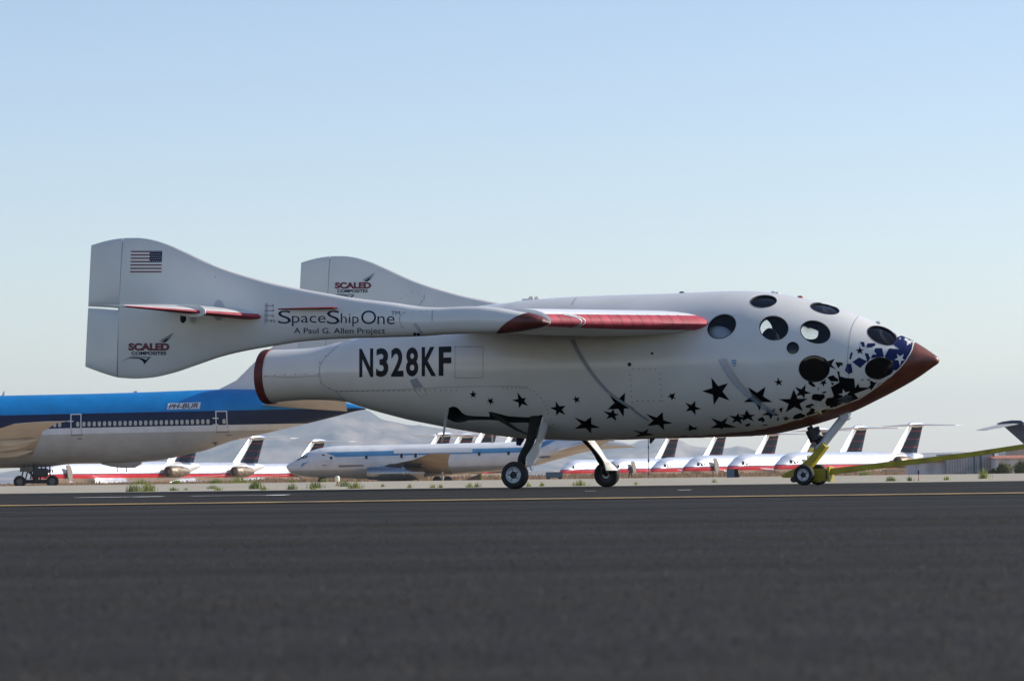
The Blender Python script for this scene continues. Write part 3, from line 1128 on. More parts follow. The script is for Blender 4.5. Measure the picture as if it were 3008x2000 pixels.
# ------------------------------------------------------------------ blue wide-body, tail to the right
YK = 357.0
KX = gx(0, YK)
kgz = gz(YK)
KLO = empty('airliner', (KX, YK, kgz), 0, 'large sky-blue and white airliner on the left behind the tail fins, nose out of frame', 'airplane')
def KP(px, py, y=0.0):
    p = WP(px, py, YK + y)
    return Vector((p.x - KX, p.y - YK, p.z - kgz))
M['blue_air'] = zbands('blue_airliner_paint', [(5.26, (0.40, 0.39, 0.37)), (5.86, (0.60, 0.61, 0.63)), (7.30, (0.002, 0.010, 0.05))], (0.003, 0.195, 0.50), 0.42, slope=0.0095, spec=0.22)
KT = [(-900, 1225), (-880, 1190), (-820, 1150), (-740, 1120), (-620, 1108), (-480, 1110), (-350, 1135), (-200, 1166), (0, 1162), (300, 1155.5), (500, 1149), (600, 1145), (680, 1143), (760, 1144), (850, 1152), (950, 1168), (1040, 1188), (1075, 1200)]
KB = [(-900, 1235), (-880, 1265), (-820, 1310), (-740, 1350), (-620, 1378), (-480, 1384), (-200, 1382), (0, 1375), (127, 1371.5), (223, 1361.5), (319, 1361), (400, 1358), (478, 1350), (550, 1334), (600, 1323), (677, 1295.5), (773, 1274), (885, 1247.7), (980, 1224.5), (1047, 1207), (1075, 1202)]
kst = []
for i in range(110):
    px = -900 + 1975 * i / 109
    a, b_ = KP(px, interp(KT, px)), KP(px, interp(KB, px))
    hh = (a.z - b_.z) / 2
    kst.append((a.x, (a.z + b_.z) / 2, min(3.25, hh * .93), hh))
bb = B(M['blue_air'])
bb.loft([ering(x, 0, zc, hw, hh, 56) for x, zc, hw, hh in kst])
kme = bb.mesh('fuselage', 50)
kbv = bvh_of(kme)
kb = B(*kme.materials)
kb.bm.from_mesh(kme)
M['dark_line'] = pmat('dark_seam', (0.05, 0.045, 0.04), 0.6)
M['door_white'] = pmat('door_outline_white', (0.62, 0.63, 0.66), 0.5)
def kpoly(pts):
    return [(q.x, q.z) for q in (KP(x, y) for x, y in pts)]
for pl in ([(238, 1288), (252, 1288), (252, 1290.5), (238, 1290.5)], [(668, 1277.5), (684, 1277.5), (684, 1279), (668, 1279)], [(624, 1300), (642, 1297.5), (646, 1304), (632, 1308)]):
    side_patch(kb, kbv, kpoly(pl), -1, M['dark_line'], .03, 1)
kf = kb.build('fuselage', KLO, smooth=50)
wmat = pmat('window_blind', (0.42, 0.42, 0.38), 0.4)
wpx = [115 + 14.5 * i for i in range(6)] + [258 + 15.0 * i for i in range(25)] + [240, 664]
for px in wpx:
    py = 1249 - 0.0205 * (px - 150)
    wb_ = B(wmat)
    pts = []
    for k in range(12):
        q = 2 * math.pi * k / 12
        cx, cy = math.cos(q), math.sin(q)
        pts.append((px + 4.6 * math.copysign(abs(cx) ** .6, cx), py + 7.0 * math.copysign(abs(cy) ** .6, cy)))
    side_patch(wb_, kbv, kpoly(pts), -1, wmat, .03, 3)
    wb_.build('window', kf, smooth=0)
def frame_patch(bb, x0, y0, x1, y1, lw, mat):
    sl = -0.016 * (x1 - x0)
    for pl in ([(x0, y0), (x1, y0 + sl), (x1, y0 + lw + sl), (x0, y0 + lw)], [(x0, y0), (x0 + lw, y0), (x0 + lw + 1, y1), (x0 + 1, y1)], [(x1 - lw, y0 + sl), (x1, y0 + sl), (x1 + 1, y1 + sl), (x1 - lw + 1, y1 + sl)]):
        side_patch(bb, kbv, kpoly(pl), -1, mat, .035, .35)
for x0, y0, x1, y1, yb_ in ((218, 1217, 250, 1260, 1279), (639, 1208, 673, 1250, 1270)):
    db = B(M['door_white'])
    frame_patch(db, x0, y0, x1, y1, 2.8, M['door_white'])
    for dy in (24, 43):
        if dy == 24 or x0 > 500:
            side_patch(db, kbv, kpoly([(x0 - 8, y0 + dy - 4), (x0 + 9, y0 + dy - 4), (x0 + 9, y0 + dy - 1), (x0 - 8, y0 + dy - 1)]), -1, M['door_white'], .045, 3)
    for x in (x0 + 2, x1):
        side_patch(db, kbv, kpoly([(x, y1), (x + 1, y1), (x + 3, yb_), (x + 2, yb_)]), -1, M['dark_line'], .03, 2)
    side_patch(db, kbv, kpoly([(x0 + 2, yb_), (x1 + 3, yb_ - .5), (x1 + 3, yb_ + 1.2), (x0 + 2, yb_ + 1.7)]), -1, M['dark_line'], .03, 2)
    db.build('door', kf, smooth=0)
pb = B(pmat('placard_white', (0.60, 0.62, 0.66), 0.5))
side_patch(pb, kbv, kpoly([(501, 1186), (596, 1182.5), (593, 1202), (498, 1204.5)]), -1, pb.mats[0], .03, .3)
pl_ = pb.build('registration_plate', kf, smooth=30)
lb = B(M['reg'])
t2 = text2('PH-BUR', [(506, 1188), (591, 1185), (588, 1199.8), (503, 1202)], bold=0.01, shear=0.1)
bmesh.ops.triangulate(t2, faces=t2.faces[:])
vmap = {}
for v in t2.verts:
    q = KP(v.co.x, v.co.y)
    h, nr, _, _ = kbv.ray_cast(Vector((q.x, -50, q.z)), Vector((0, 1, 0)))
    vmap[v] = lb.bm.verts.new(h + Vector((0, -.08, 0)))
for f in t2.faces:
    lb.bm.faces.new([vmap[v] for v in f.verts])
t2.free()
lb.build('lettering', pl_, smooth=0)
fb = B(M['jet_grey'])
fins = []
for i in range(7):
    f = i / 6
    le = KP(640 + (1012 - 640) * f, 1147 + (850 - 1147) * f) if i else KP(560, 1160)
    te = KP(1000 + (1085 - 1000) * f, 1165 + (852 - 1165) * f)
    if i == 1:
        le = KP(694, 1117)
    fins.append(foil(le, te, .48 - .30 * f, Y_UP, 10))
fins.insert(1, foil(KP(634, 1148), KP(995, 1150), .46, Y_UP, 10))
fb.loft(fins)
fb.build('fin', KLO, smooth=40)
hb = B(M['tan_metal'])
hb.loft([foil(KP(757, 1188, -1.0), KP(1010, 1206, -1.0), .40), foil(KP(775, 1187, -2.6), KP(1020, 1208, -2.6), .36), foil(KP(930, 1150, -11), KP(1012, 1160, -11), .14)])
hb.loft([foil(KP(752, 1187, 1.5), KP(975, 1188, 1.5), .42), foil(KP(960, 1184, 10), KP(1021, 1192, 10), .15)])
hb.build('tailplane', KLO, smooth=40)
wb_ = B(M['tan_metal'])
wr = [(-330, 1345, 95, 1335, -2.6, .75), (-180, 1320, 108, 1308, -8, .55), (-60, 1278, 125, 1268, -16, .4), (40, 1245, 165, 1243, -24, .25), (110, 1239, 206, 1236, -30, .12)]
wb_.loft([foil(KP(a, b_, y), KP(c, d, y), t_) for a, b_, c, d, y, t_ in wr])
wn = wb_.build('wing', KLO, smooth=40)
wb_ = B(M['tan_metal'])
wb_.loft([foil(Vector((p.x, -p.y, p.z)), Vector((q.x, -q.y, q.z)), t_) for p, q, t_ in [(KP(a, b_, y), KP(c, d, y), t_) for a, b_, c, d, y, t_ in wr]])
wb_.build('wing', KLO, smooth=40)
for x0, y0, x1, y1, yy, r in ((-60, 1296, 111, 1290, -13, .42), (-90, 1310, 93, 1303, -9.5, .45), (-70, 1326, 99, 1323, -6.0, .5)):
    cb = B(M['tan_metal'], M['white'])
    a, b_ = KP(x0, y0, yy), KP(x1, y1, yy)
    d = (b_ - a)
    rows_ = []
    for f, s in ((0, .05), (.1, .55), (.3, .95), (.55, 1), (.75, .78), (.9, .4), (1, .03)):
        rows_.append([a + d * f + Vector((0, r * s * .6 * math.cos(q), r * s * math.sin(q) - r * s * .4)) for q in [2 * math.pi * k / 14 for k in range(14)]])
    cb.loft(rows_)
    cb.build('flap_fairing', wn, smooth=50)
M['dark_hub'] = pmat('dull_hub', (0.12, 0.12, 0.11), 0.6)
for cx, yy in ((95, -1.9), (95, 1.9)):
    gb = B(M['tyre'], M['dark_hub'], M['black'])
    for k, px in enumerate((58, 154)):
        for q in (-.55, .55):
            c = KP(px, 1405, yy + q)
            c.z = .62
            gb.revolve([(.02, -.2), (.3, -.2), (.34, -.16), (.5, -.22), (.62, -.12), (.62, .12), (.5, .22), (.34, .16), (.3, .2), (.02, .2)], c, (0, 1, 0), 28, matf=lambda i, j: 1 if i in (0, 8) else 0)
    a, b_ = KP(58, 1405, yy), KP(154, 1405, yy)
    a.z = b_.z = .62
    gb.tube([a, b_], .2, 10, mat=2)
    c = KP(105, 1405, yy)
    gb.tube([Vector((c.x, c.y, .6)), Vector((c.x, c.y, 2.4))], .28, 12, mat=2)
    gb.tube([Vector((c.x - 1.2, c.y, 2.2)), Vector((c.x, c.y, .9))], .12, 8, mat=2)
    gb.box((c.x - .9, c.y - .25, 1.85), (1.3, .08, .45), mat=1)
    gb.box((c.x + .5, c.y, 1.5), (1.5, .7, .9), mat=2, bevel=.1)
    for q in range(7):
        gb.tube([Vector((c.x - 1.5 + q * .5, c.y - .3, .7 + .1 * (q % 3))), Vector((c.x - 1.1 + q * .42, c.y + .1, 2.3))], .07, 6, mat=2)
    gb.build('landing_gear', KLO, smooth=40)
ab = B(M['jet_grey'])
ab.loft([[KP(4, 1164) + Vector((0, q, 0)) for q in (-.05, .05)] + [KP(12, 1164) + Vector((0, q, 0)) for q in (.05, -.05)], [KP(11, 1149) + Vector((0, q, 0)) for q in (-.03, .03)] + [KP(14, 1149) + Vector((0, q, 0)) for q in (.03, -.03)]])
ab.build('antenna', kf, smooth=0)
ab = B(M['jet_grey'])
p = KP(398, 1154)
ab.box((p.x, 0, p.z), (.35, .1, .4))
ab.build('antenna', kf, smooth=0)
eb = B(M['tan_metal'], M['black'])
rows_ = []
for px, top, bot in ((300, 1361, 1363), (330, 1358, 1371), (360, 1358, 1374.5), (395, 1356, 1374), (415, 1354, 1362)):
    a, b_ = KP(px, top), KP(px, bot)
    rows_.append([a + Vector((0, -.8, 0)), b_ + Vector((0, -.5, 0)), b_ + Vector((0, .5, 0)), a + Vector((0, .8, 0))])
eb.loft(rows_)
for px in (344, 372):
    a = KP(px, 1373)
    eb.box(a - Vector((0, 0, .2)), (.12, .06, .5), mat=1)
eb.build('belly_fairing', kf, smooth=30)

# ------------------------------------------------------------------ white four-engined jet with the blue cheat line
YN = 397.0
NX = gx(1270, YN)
ngz = gz(YN)
NJ = empty('airliner', (NX, YN, ngz), 0, 'white four-engined airliner with a blue side stripe, nose to the left behind the main gear', 'airplane')
def NP(px, py, y=0.0):
    p = WP(px, py, YN + y)
    return Vector((p.x - NX, p.y - YN, p.z - ngz))
NT = [(841, 1370), (844, 1365), (851, 1361), (868, 1351.6), (885, 1341), (902, 1329.5), (927, 1320), (961, 1312.6), (1003, 1309), (1088, 1307.5), (1200, 1305), (1406, 1300), (1516, 1297), (1620, 1292), (1720, 1290), (1800, 1296), (1850, 1306), (1868, 1312)]
NB_ = [(841, 1372), (844, 1379), (851, 1387), (868, 1395), (902, 1401.5), (961, 1405), (1088, 1406), (1200, 1404), (1300, 1396), (1400, 1388.5), (1470, 1384), (1552, 1371.6), (1640, 1348), (1722, 1327), (1800, 1317), (1868, 1314)]
M['white_air'] = zbands('white_airliner_paint', [(2.02, (0.62, 0.60, 0.57)), (3.42, (0.66, 0.66, 0.66)), (3.98, (0.08, 0.25, 0.44))], (0.74, 0.74, 0.74), 0.3, curve=(9.5, 18.5, 2.6), slope=0.0125, metals=[0.5, 0, 0, 0])
bb = B(M['white_air'])
nst = []
for i in range(100):
    f = i / 99
    px = 841 + 1027 * (f ** 1.25)
    a, b_ = NP(px, interp(NT, px)), NP(px, interp(NB_, px))
    hh = (a.z - b_.z) / 2
    nst.append((a.x, (a.z + b_.z) / 2, min(1.88, hh * .95), hh))
bb.loft([ering(x, 0, zc, hw, hh, 44) for x, zc, hw, hh in nst])
nme = bb.mesh('fuselage', 50)
nbv = bvh_of(nme)
nb = B(*nme.materials)
nb.bm.from_mesh(nme)
def npoly(pts):
    return [(q.x, q.z) for q in (NP(x, y) for x, y in pts)]
M['nose_white'] = pmat('nose_white', (0.68, 0.68, 0.68), 0.35)
M['air_blue'] = pmat('cheat_line_blue', (0.08, 0.25, 0.44), 0.35)
side_patch(nb, nbv, npoly([(884, 1372), (890, 1360), (898, 1353), (910, 1350), (910, 1356), (898, 1362), (890, 1369)]), -1, M['air_blue'], .03, 1)
for pl in ([(997, 1366), (1070, 1365), (1070, 1369), (998, 1372.5)], [(948, 1365), (962, 1365), (962, 1367.5), (948, 1367.5)]):
    side_patch(nb, nbv, npoly(pl), -1, M['dirty_grey'], .03, 1)
# bare nose part of the stripe is white
side_patch(nb, nbv, npoly([(846, 1352), (940, 1322), (982, 1338.5), (992, 1345), (988, 1352), (940, 1352), (900, 1358), (860, 1366)]), -1, M['nose_white'], .035, .3)
side_patch(nb, nbv, npoly([(1158, 1318), (1388, 1315), (1388, 1329), (1158, 1332)]), -1, M['jet_grey'], .03, .3)
nf = nb.build('fuselage', NJ, smooth=50)
wb_ = B(M['jet_glass'])
for pl in ([(868, 1353), (880, 1345), (891, 1339), (891, 1345), (880, 1350)], [(893, 1340), (897, 1337), (896, 1345), (891, 1347)], [(899, 1338), (903, 1338), (902, 1345), (897, 1346)]):
    side_patch(wb_, nbv, npoly(pl), -1, M['jet_glass'], .05, 1)
wb_.build('cockpit_window', nf, smooth=0)
for px, py, h in ((975, 1345, 4), (1078, 1343, 5), (1181, 1339, 6), (1222, 1338, 6), (1408, 1333, 5), (1494, 1331, 5), (952, 1336, 2)):
    wb_ = B(M['jet_glass'])
    side_patch(wb_, nbv, npoly([(px - 3.5, py - h), (px + 3.5, py - h), (px + 3.5, py + h), (px - 3.5, py + h)]), -1, M['jet_glass'], .06, 3)
    wb_.build('window', nf, smooth=0)
for px, py in ((1181, 1339), (1222, 1338)):
    db = B(M['door_white'])
    for pl in ([(px - 6, py - 10), (px + 6, py - 10), (px + 6, py - 8.6), (px - 6, py - 8.6)], [(px - 6, py - 10), (px - 4.8, py - 10), (px - 4.8, py + 8), (px - 6, py + 8)], [(px + 4.8, py - 10), (px + 6, py - 10), (px + 6, py + 8), (px + 4.8, py + 8)]):
        side_patch(db, nbv, npoly(pl), -1, M['door_white'], .06, 3)
    db.build('door', nf, smooth=0)
lb = B(M['reg'])
t2 = text2('N8050N', [(1584, 1340), (1616, 1338), (1616, 1344), (1584, 1346)], bold=0.03)
bmesh.ops.triangulate(t2, faces=t2.faces[:])
vmap = {}
for v in t2.verts:
    q = NP(v.co.x, v.co.y)
    h, nr, _, _ = nbv.ray_cast(Vector((q.x, -50, q.z)), Vector((0, 1, 0)))
    vmap[v] = lb.bm.verts.new((h or Vector((q.x, -1.9, q.z))) + Vector((0, -.05, 0)))
for f in t2.faces:
    lb.bm.faces.new([vmap[v] for v in f.verts])
t2.free()
lb.build('registration_lettering', nf, smooth=0)
fb = B(M['jet_grey'])
fb.loft([foil(NP(1560, 1300), NP(1800, 1306), .3, Y_UP), foil(NP(1640, 1270), NP(1805, 1290), .28, Y_UP), foil(NP(1770, 1130), NP(1850, 1130), .15, Y_UP)])
fb.build('fin', NJ, smooth=40)
hb = B(M['tan_metal'])
hb.loft([foil(NP(1632, 1318, -1.4), NP(1760, 1312, -1.4), .3), foil(NP(1634, 1326, -2.2), NP(1762, 1310, -2.2), .3), foil(NP(1770, 1286, -7), NP(1812, 1284, -7), .1)])
hb.loft([foil(NP(1632, 1318, 1.4), NP(1760, 1312, 1.4), .3), foil(NP(1770, 1288, 7), NP(1812, 1286, 7), .1)])
hb.build('tailplane', NJ, smooth=40)
wr = [(1120, 1372, 1330, 1392, -1.5, .5), (1150, 1364, 1318, 1374, -5, .36), (1215, 1350, 1316, 1354, -12, .22), (1262, 1332, 1322, 1332, -19, .09)]
for sg in (1, -1):
    wb_ = B(M['wing_brown'])
    wb_.loft([foil(Vector((p.x, p.y * sg, p.z)), Vector((q.x, q.y * sg, q.z)), t_) for p, q, t_ in [(NP(a, b_, y), NP(c, d, y), t_) for a, b_, c, d, y, t_ in wr]])
    wo = wb_.build('wing', NJ, smooth=40)
    for x0, x1, yy in ((1110, 1246, -8.5), (1078, 1190, -13.5)):
        eb = B(M['chrome'], M['black'])
        a = NP(x0, 1390, yy)
        b_ = NP(x1, 1390, yy)
        ln = b_.x - a.x
        r = .88 if x0 == 1110 else .74
        eb.revolve([(r * .70, ln * .1), (r * .78, .06), (r * .86, 0), (r * .98, .25), (r, ln * .3), (r * .98, ln * .6), (r * .78, ln * .95), (r * .70, ln), (r * .62, ln), (r * .6, ln * .9)], (a.x, a.y * sg, a.z), (1, 0, 0), 28, matf=lambda i, j: 1 if i in (0, 8) else 0, cap=False)
        eb.revolve([(r * .7, ln * .1), (.02, ln * .08)], (a.x, a.y * sg, a.z), (1, 0, 0), 28, mat=1, cap=False)
        eb.revolve([(r * .6, ln * .9), (.02, ln * 1.02)], (a.x, a.y * sg, a.z), (1, 0, 0), 28, mat=0, cap=False)
        eb.loft([foil((a.x + ln * .35, a.y * sg, a.z + r * .8), (b_.x - ln * .1, a.y * sg, a.z + r * .8), .12, Y_UP), foil((a.x + ln * .6, a.y * sg, a.z + r * 1.35), (b_.x, a.y * sg, a.z + r * 1.35), .12, Y_UP)], mat=1)
        eb.build('engine', NJ, smooth=40)
for px, yy in ((945, 0), (1300, -2.8), (1300, 2.8)):
    gb = B(M['steel'], M['tyre'])
    c = NP(px, 1400, yy)
    gb.tube([Vector((c.x, c.y, 1.5)), Vector((c.x, c.y, .4))], .13, 10)
    for dx in ((0,) if yy == 0 else (-.6, .6)):
        for q in (-.35, .35):
            gb.revolve([(.02, -.15), (.36, -.16), (.5, -.1), (.5, .1), (.36, .16), (.02, .15)], (c.x + dx, c.y + q, .5), (0, 1, 0), 20, mat=1)
    gb.build('landing_gear', NJ, smooth=40)

# ------------------------------------------------------------------ buildings at the right
def corr_mat(name, c0, c1, sc):
    mt, t, b = new_mat(name)
    b.inputs['Roughness'].default_value = 0.7
    tc = t.nodes.new('ShaderNodeTexCoord')
    wv = t.nodes.new('ShaderNodeTexWave')
    wv.inputs['Scale'].default_value = sc
    wv.inputs['Distortion'].default_value = 0.6
    wv.inputs['Detail'].default_value = 2
    t.links.new(tc.outputs['Object'], wv.inputs['Vector'])
    nz = t.nodes.new('ShaderNodeTexNoise')
    nz.inputs['Scale'].default_value = 0.7
    nz.inputs['Detail'].default_value = 6
    t.links.new(tc.outputs['Object'], nz.inputs['Vector'])
    mx = t.nodes.new('ShaderNodeMath')
    mx.operation = 'MULTIPLY_ADD'
    t.links.new(wv.outputs[1], mx.inputs[0])
    mx.inputs[1].default_value = 0.35
    t.links.new(nz.outputs[0], mx.inputs[2])
    rp = t.nodes.new('ShaderNodeValToRGB')
    rp.color_ramp.elements[0].position = .35; rp.color_ramp.elements[0].color = (*c0, 1)
    rp.color_ramp.elements[1].position = .85; rp.color_ramp.elements[1].color = (*c1, 1)
    t.links.new(mx.outputs[0], rp.inputs[0])
    t.links.new(rp.outputs[0], b.inputs['Base Color'])
    return mt
M['shed'] = corr_mat('shed_cladding', (0.17, 0.16, 0.16), (0.40, 0.38, 0.37), 0.9)
M['block'] = corr_mat('block_wall', (0.34, 0.35, 0.37), (0.52, 0.52, 0.52), 0.15)
M['tile'] = pmat('roof_tile', (0.42, 0.15, 0.09), 0.8, var=0.3, scale=2)
M['beige'] = pmat('beige_wall', (0.40, 0.32, 0.25), 0.8)
M['bluegrey'] = pmat('blue_grey_panel', (0.06, 0.10, 0.14), 0.6)
YB = 455.0
def building(name, label, x0, x1, ytop, roof=None, mat='block', Y=YB, depth=12, ridge=0.0, bottom=None):
    a, b_ = WP(x0, ytop, Y), WP(x1, ytop, Y)
    g = gz(Y)
    root = empty(name, ((a.x + b_.x) / 2, Y, g), 0, label, 'building')
    w_, h_ = b_.x - a.x, a.z - g
    bb = B(M[mat])
    bb.box((0, depth / 2, h_ / 2), (w_, depth, h_))
    bb.build('wall', root, smooth=0)
    if roof:
        rb = B(M[roof])
        rb.loft([[Vector((s * (w_ / 2 + .3), -.5, h_)), Vector((s * (w_ / 2 + .3), depth / 2, h_ + ridge)), Vector((s * (w_ / 2 + .3), depth + .5, h_)), Vector((s * (w_ / 2 + .3), depth / 2, h_ - .05 + ridge * .5))] for s in (-1, 1)])
        rb.build('roof', root, smooth=0)
    return root, w_, h_
sh, w_, h_ = building('shed', 'grey metal shed with a dark open doorway under the tow bar', 2783, 2921, 1333, mat='shed')
pxm = w_ / 138
db = B(M['bluegrey'])
db.prism([(-w_ / 2 + pxm * 16, -.12, .05), (-w_ / 2 + pxm * 18, -.12, 1.42), (-w_ / 2 + pxm * 43, -.12, 1.42), (-w_ / 2 + pxm * 40, -.12, .05)], (0, .1, 0))
db.build('door', sh, smooth=0)
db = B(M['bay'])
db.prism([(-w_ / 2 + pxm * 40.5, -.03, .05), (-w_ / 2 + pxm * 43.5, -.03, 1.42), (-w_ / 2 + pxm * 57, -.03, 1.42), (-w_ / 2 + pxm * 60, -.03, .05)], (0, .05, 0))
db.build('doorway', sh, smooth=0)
db = B(M['bluegrey'])
for q in (78, 97, 136):
    db.box((-w_ / 2 + pxm * q, -.06, h_ / 2), (pxm * 4, .1, h_))
db.build('downpipe', sh, smooth=0)
building('low_building', 'low pale wall building left of the grey shed, partly red roofed', 2686, 2780, 1357, 'tile', 'block', YB + 2, 10, .4)
building('storage_box', 'brown wooden building under the silver jet wing, left of the pale wall', 2606, 2660, 1378, None, 'beige', 440, 6)
r2, w2, h2 = building('house', 'grey walled house with red tile roof at the right edge', 2924, 3075, 1346, 'tile', 'block', YB - 4, 14, .4)
building('tower_block', 'beige block rising above the red tile roof at the right edge', 2990, 3060, 1318, None, 'beige', YB + 25, 12)

# ------------------------------------------------------------------ small things on the verge
def lamp(label, px, Y, hpx, capmat, stemmat, cap, wpx):
    s = Y / F
    o = empty('taxiway_light', (gx(px, Y), Y, gz(Y)), 0, label, 'light')
    h = hpx * s
    b1 = B(stemmat)
    b1.revolve([(wpx * s * .5, 0), (wpx * s * .5, h * .06), (wpx * s * .18, h * .10), (wpx * s * .18, h * (1 - cap)), (wpx * s * .3, h * (1 - cap))], (0, 0, 0), (0, 0, 1), 16)
    b1.build('stem', o)
    b2 = B(capmat)
    q = h * (1 - cap)
    b2.revolve([(wpx * s * .36, q), (wpx * s * .5, q + .12 * h * cap), (wpx * s * .5, q + h * cap * .75), (wpx * s * .34, q + h * cap * .96), (.001, h)], (0, 0, 0), (0, 0, 1), 18)
    b2.build('lamp_cap', o)
M['cream'] = pmat('cream_glass', (0.75, 0.71, 0.48), 0.25)
M['orange'] = pmat('orange_stem', (0.36, 0.16, 0.03), 0.5)
M['cobalt'] = pmat('blue_glass', (0.008, 0.012, 0.10), 0.15)
lamp('cream capped marker lamp on an orange stem below the white airliner', 991, 72, 29, M['cream'], M['orange'], .62, 14)
lamp('small blue taxiway light on an orange stem under the tow bar', 2698, 50, 32, M['cobalt'], M['orange'], .38, 6)
s_ = 190 / F
cb = B(M['bluegrey'], M['bay'])
cab = empty('utility_cabinet', (gx(2152, 190), 190, gz(190)), 0, 'dark blue-grey cabinet with a black side on the verge under the rocket plane belly', 'cabinet')
cb.prism([(-17 * s_, 0, 0), (-17 * s_, 0, 25 * s_), (5 * s_, 0, 25 * s_), (5 * s_, 0, 0)], (0, .3, 0))
cb.build('front', cab, smooth=0)
cb = B(M['bay'])
cb.prism([(5.2 * s_, 0, 0), (5.2 * s_, 0, 25 * s_), (15 * s_, 0, 25 * s_), (19 * s_, 0, 0)], (0, .3, 0))
cb.build('side', cab, smooth=0)
pb = B(M['black'])
s_ = 300 / F
pb.tube([(0, 0, 0), (0, 0, 4.2)], .035, 8)
pb.revolve([(.07, 0), (.07, .25)], (0, 0, 1.45), (0, 0, 1), 10)
pb.revolve([(.06, 0), (.06, .2)], (0, 0, 2.6), (0, 0, 1), 10)
po = pb.build('pole', loc=(gx(1906, 300), 300, gz(300)))
tag(po, 'thin dark pole standing behind the belly of the rocket plane', 'pole')
ct = empty('ground_cart', (gx(1628, 330), 330, gz(330)), 0, 'dark blue equipment cart between the two main wheels', 'cart')
s_ = 330 / F
cb = B(M['bluegrey'])
cb.box((0, 0, .3 + 8 * s_), (50 * s_, 1.0, 16 * s_), bevel=.04)
cb.build('body', ct, smooth=0)
for x in (-.55, .55):
    for y in (-.4, .4):
        cb = B(M['tyre'])
        cb.revolve([(.02, -.06), (.18, -.06), (.18, .06), (.02, .06)], (x, y, .18), (0, 1, 0), 16)
        cb.build('wheel', ct)
rp_ = empty('loading_ramp', (gx(1390, 350), 350, gz(350)), 0, 'dark brown wedge shaped ramp with a yellow end under the white airliner', 'ramp')
s_ = 350 / F
cb = B(pmat('rusty_steel', (0.10, 0.06, 0.04), 0.8))
cb.prism([(-35 * s_, 0, 0), (-35 * s_, 0, 3 * s_), (18 * s_, 0, 24 * s_), (22 * s_, 0, 24 * s_), (22 * s_, 0, 0)], (0, 1.2, 0))
cb.build('deck', rp_, smooth=0)
cb = B(M['yellow'])
cb.box((24.5 * s_, 0, 12 * s_), (4 * s_, 1.25, 24 * s_))
cb.build('end_plate', rp_, smooth=0)

# ------------------------------------------------------------------ a person far off on the apron
def person(px, Y, label):
    z0 = gz(Y)
    o = empty('person', (gx(px, Y), Y, z0), R(20), label, 'person')
    def skin(name, verts, edges, rad, mat, root):
        me = bpy.data.meshes.new(name)
        me.from_pydata(verts, edges, [])
        ob = bpy.data.objects.new(name, me)
        COL.objects.link(ob)
        md = ob.modifiers.new('skin', 'SKIN')
        sv = me.skin_vertices[0].data
        for i, r in enumerate(rad):
            sv[i].radius = (r, r * .8) if not isinstance(r, tuple) else r
        sv[root].use_root = True
        ss = ob.modifiers.new('sub', 'SUBSURF')
        ss.levels = ss.render_levels = 1
        dg = bpy.context.evaluated_depsgraph_get()
        dg.update()
        m2 = bpy.data.meshes.new_from_object(ob.evaluated_get(dg))
        bpy.data.objects.remove(ob)
        m2.materials.clear()
        m2.materials.append(mat)
        ob = bpy.data.objects.new(name, m2)
        COL.objects.link(ob)
        ob.parent = o
        return ob
    cl = pmat('dark_clothing', (0.022, 0.025, 0.030), 0.9)
    sk_ = pmat('skin_tone', (0.38, 0.23, 0.16), 0.6)
    hr = pmat('dark_hair', (0.02, 0.015, 0.012), 0.7)
    V = [(0, 0, .95), (0, 0, 1.15), (0, 0, 1.36), (0, 0, 1.47), (0, -.01, 1.56), (0, -.02, 1.66), (0, -.01, 1.74),
         (.10, 0, .90), (.15, -.03, .50), (.17, .02, .10), (.18, -.13, .04), (-.10, 0, .90), (-.16, .02, .50), (-.21, .05, .10), (-.23, -.10, .04),
         (.19, 0, 1.40), (.27, .03, 1.14), (.24, -.14, .98), (.23, -.20, .93), (-.19, 0, 1.40), (-.29, .02, 1.14), (-.25, -.15, 1.02), (-.24, -.21, .98)]
    E = [(0, 1), (1, 2), (2, 3), (3, 4), (4, 5), (5, 6), (0, 7), (7, 8), (8, 9), (9, 10), (0, 11), (11, 12), (12, 13), (13, 14), (2, 15), (15, 16), (16, 17), (17, 18), (2, 19), (19, 20), (20, 21), (21, 22)]
    RD = [.15, .145, .16, .07, .07, .095, .07, .10, .07, .055, .045, .10, .07, .055, .045, .07, .052, .042, .035, .07, .052, .042, .035]
    skin('body', V, E, RD, cl, 0)
    hb_ = B(sk_)
    ball2(hb_, (0, -.035, 1.655), (.078, .085, .105))
    ball2(hb_, (0, -.125, 1.65), (.014, .02, .02))
    for x in (.235, -.245):
        ball2(hb_, (x, -.23, .93 if x > 0 else .98), (.035, .045, .06))
    hb_.build('face_and_hands', o, smooth=60)
    hh_ = B(hr)
    ball2(hh_, (0, .0, 1.70), (.085, .09, .085))
    hh_.build('hair', o, smooth=60)
def ball2(bb, c, r, seg=14):
    n0 = len(bb.bm.verts)
    bb.revolve([(max(.001, math.sin(math.pi * k / 8)), -math.cos(math.pi * k / 8)) for k in range(9)], (0, 0, 0), (0, 0, 1), seg)
    bb.bm.verts.ensure_lookup_table()
    for v in bb.bm.verts[n0:]:
        v.co = Vector((v.co.x * r[0], v.co.y * r[1], v.co.z * r[2])) + Vector(c)
person(1852, 380, 'person in dark clothes standing before the silver airliners, right of the far main wheel')

# ================================================================== the spaceplane
SHIP = empty('spaceplane', ORG, -TH, 'white rocket plane with red-brown nose, black stars and round windows on the asphalt', 'aircraft')
VB = 2.46                       # booms stand this far from the centre line

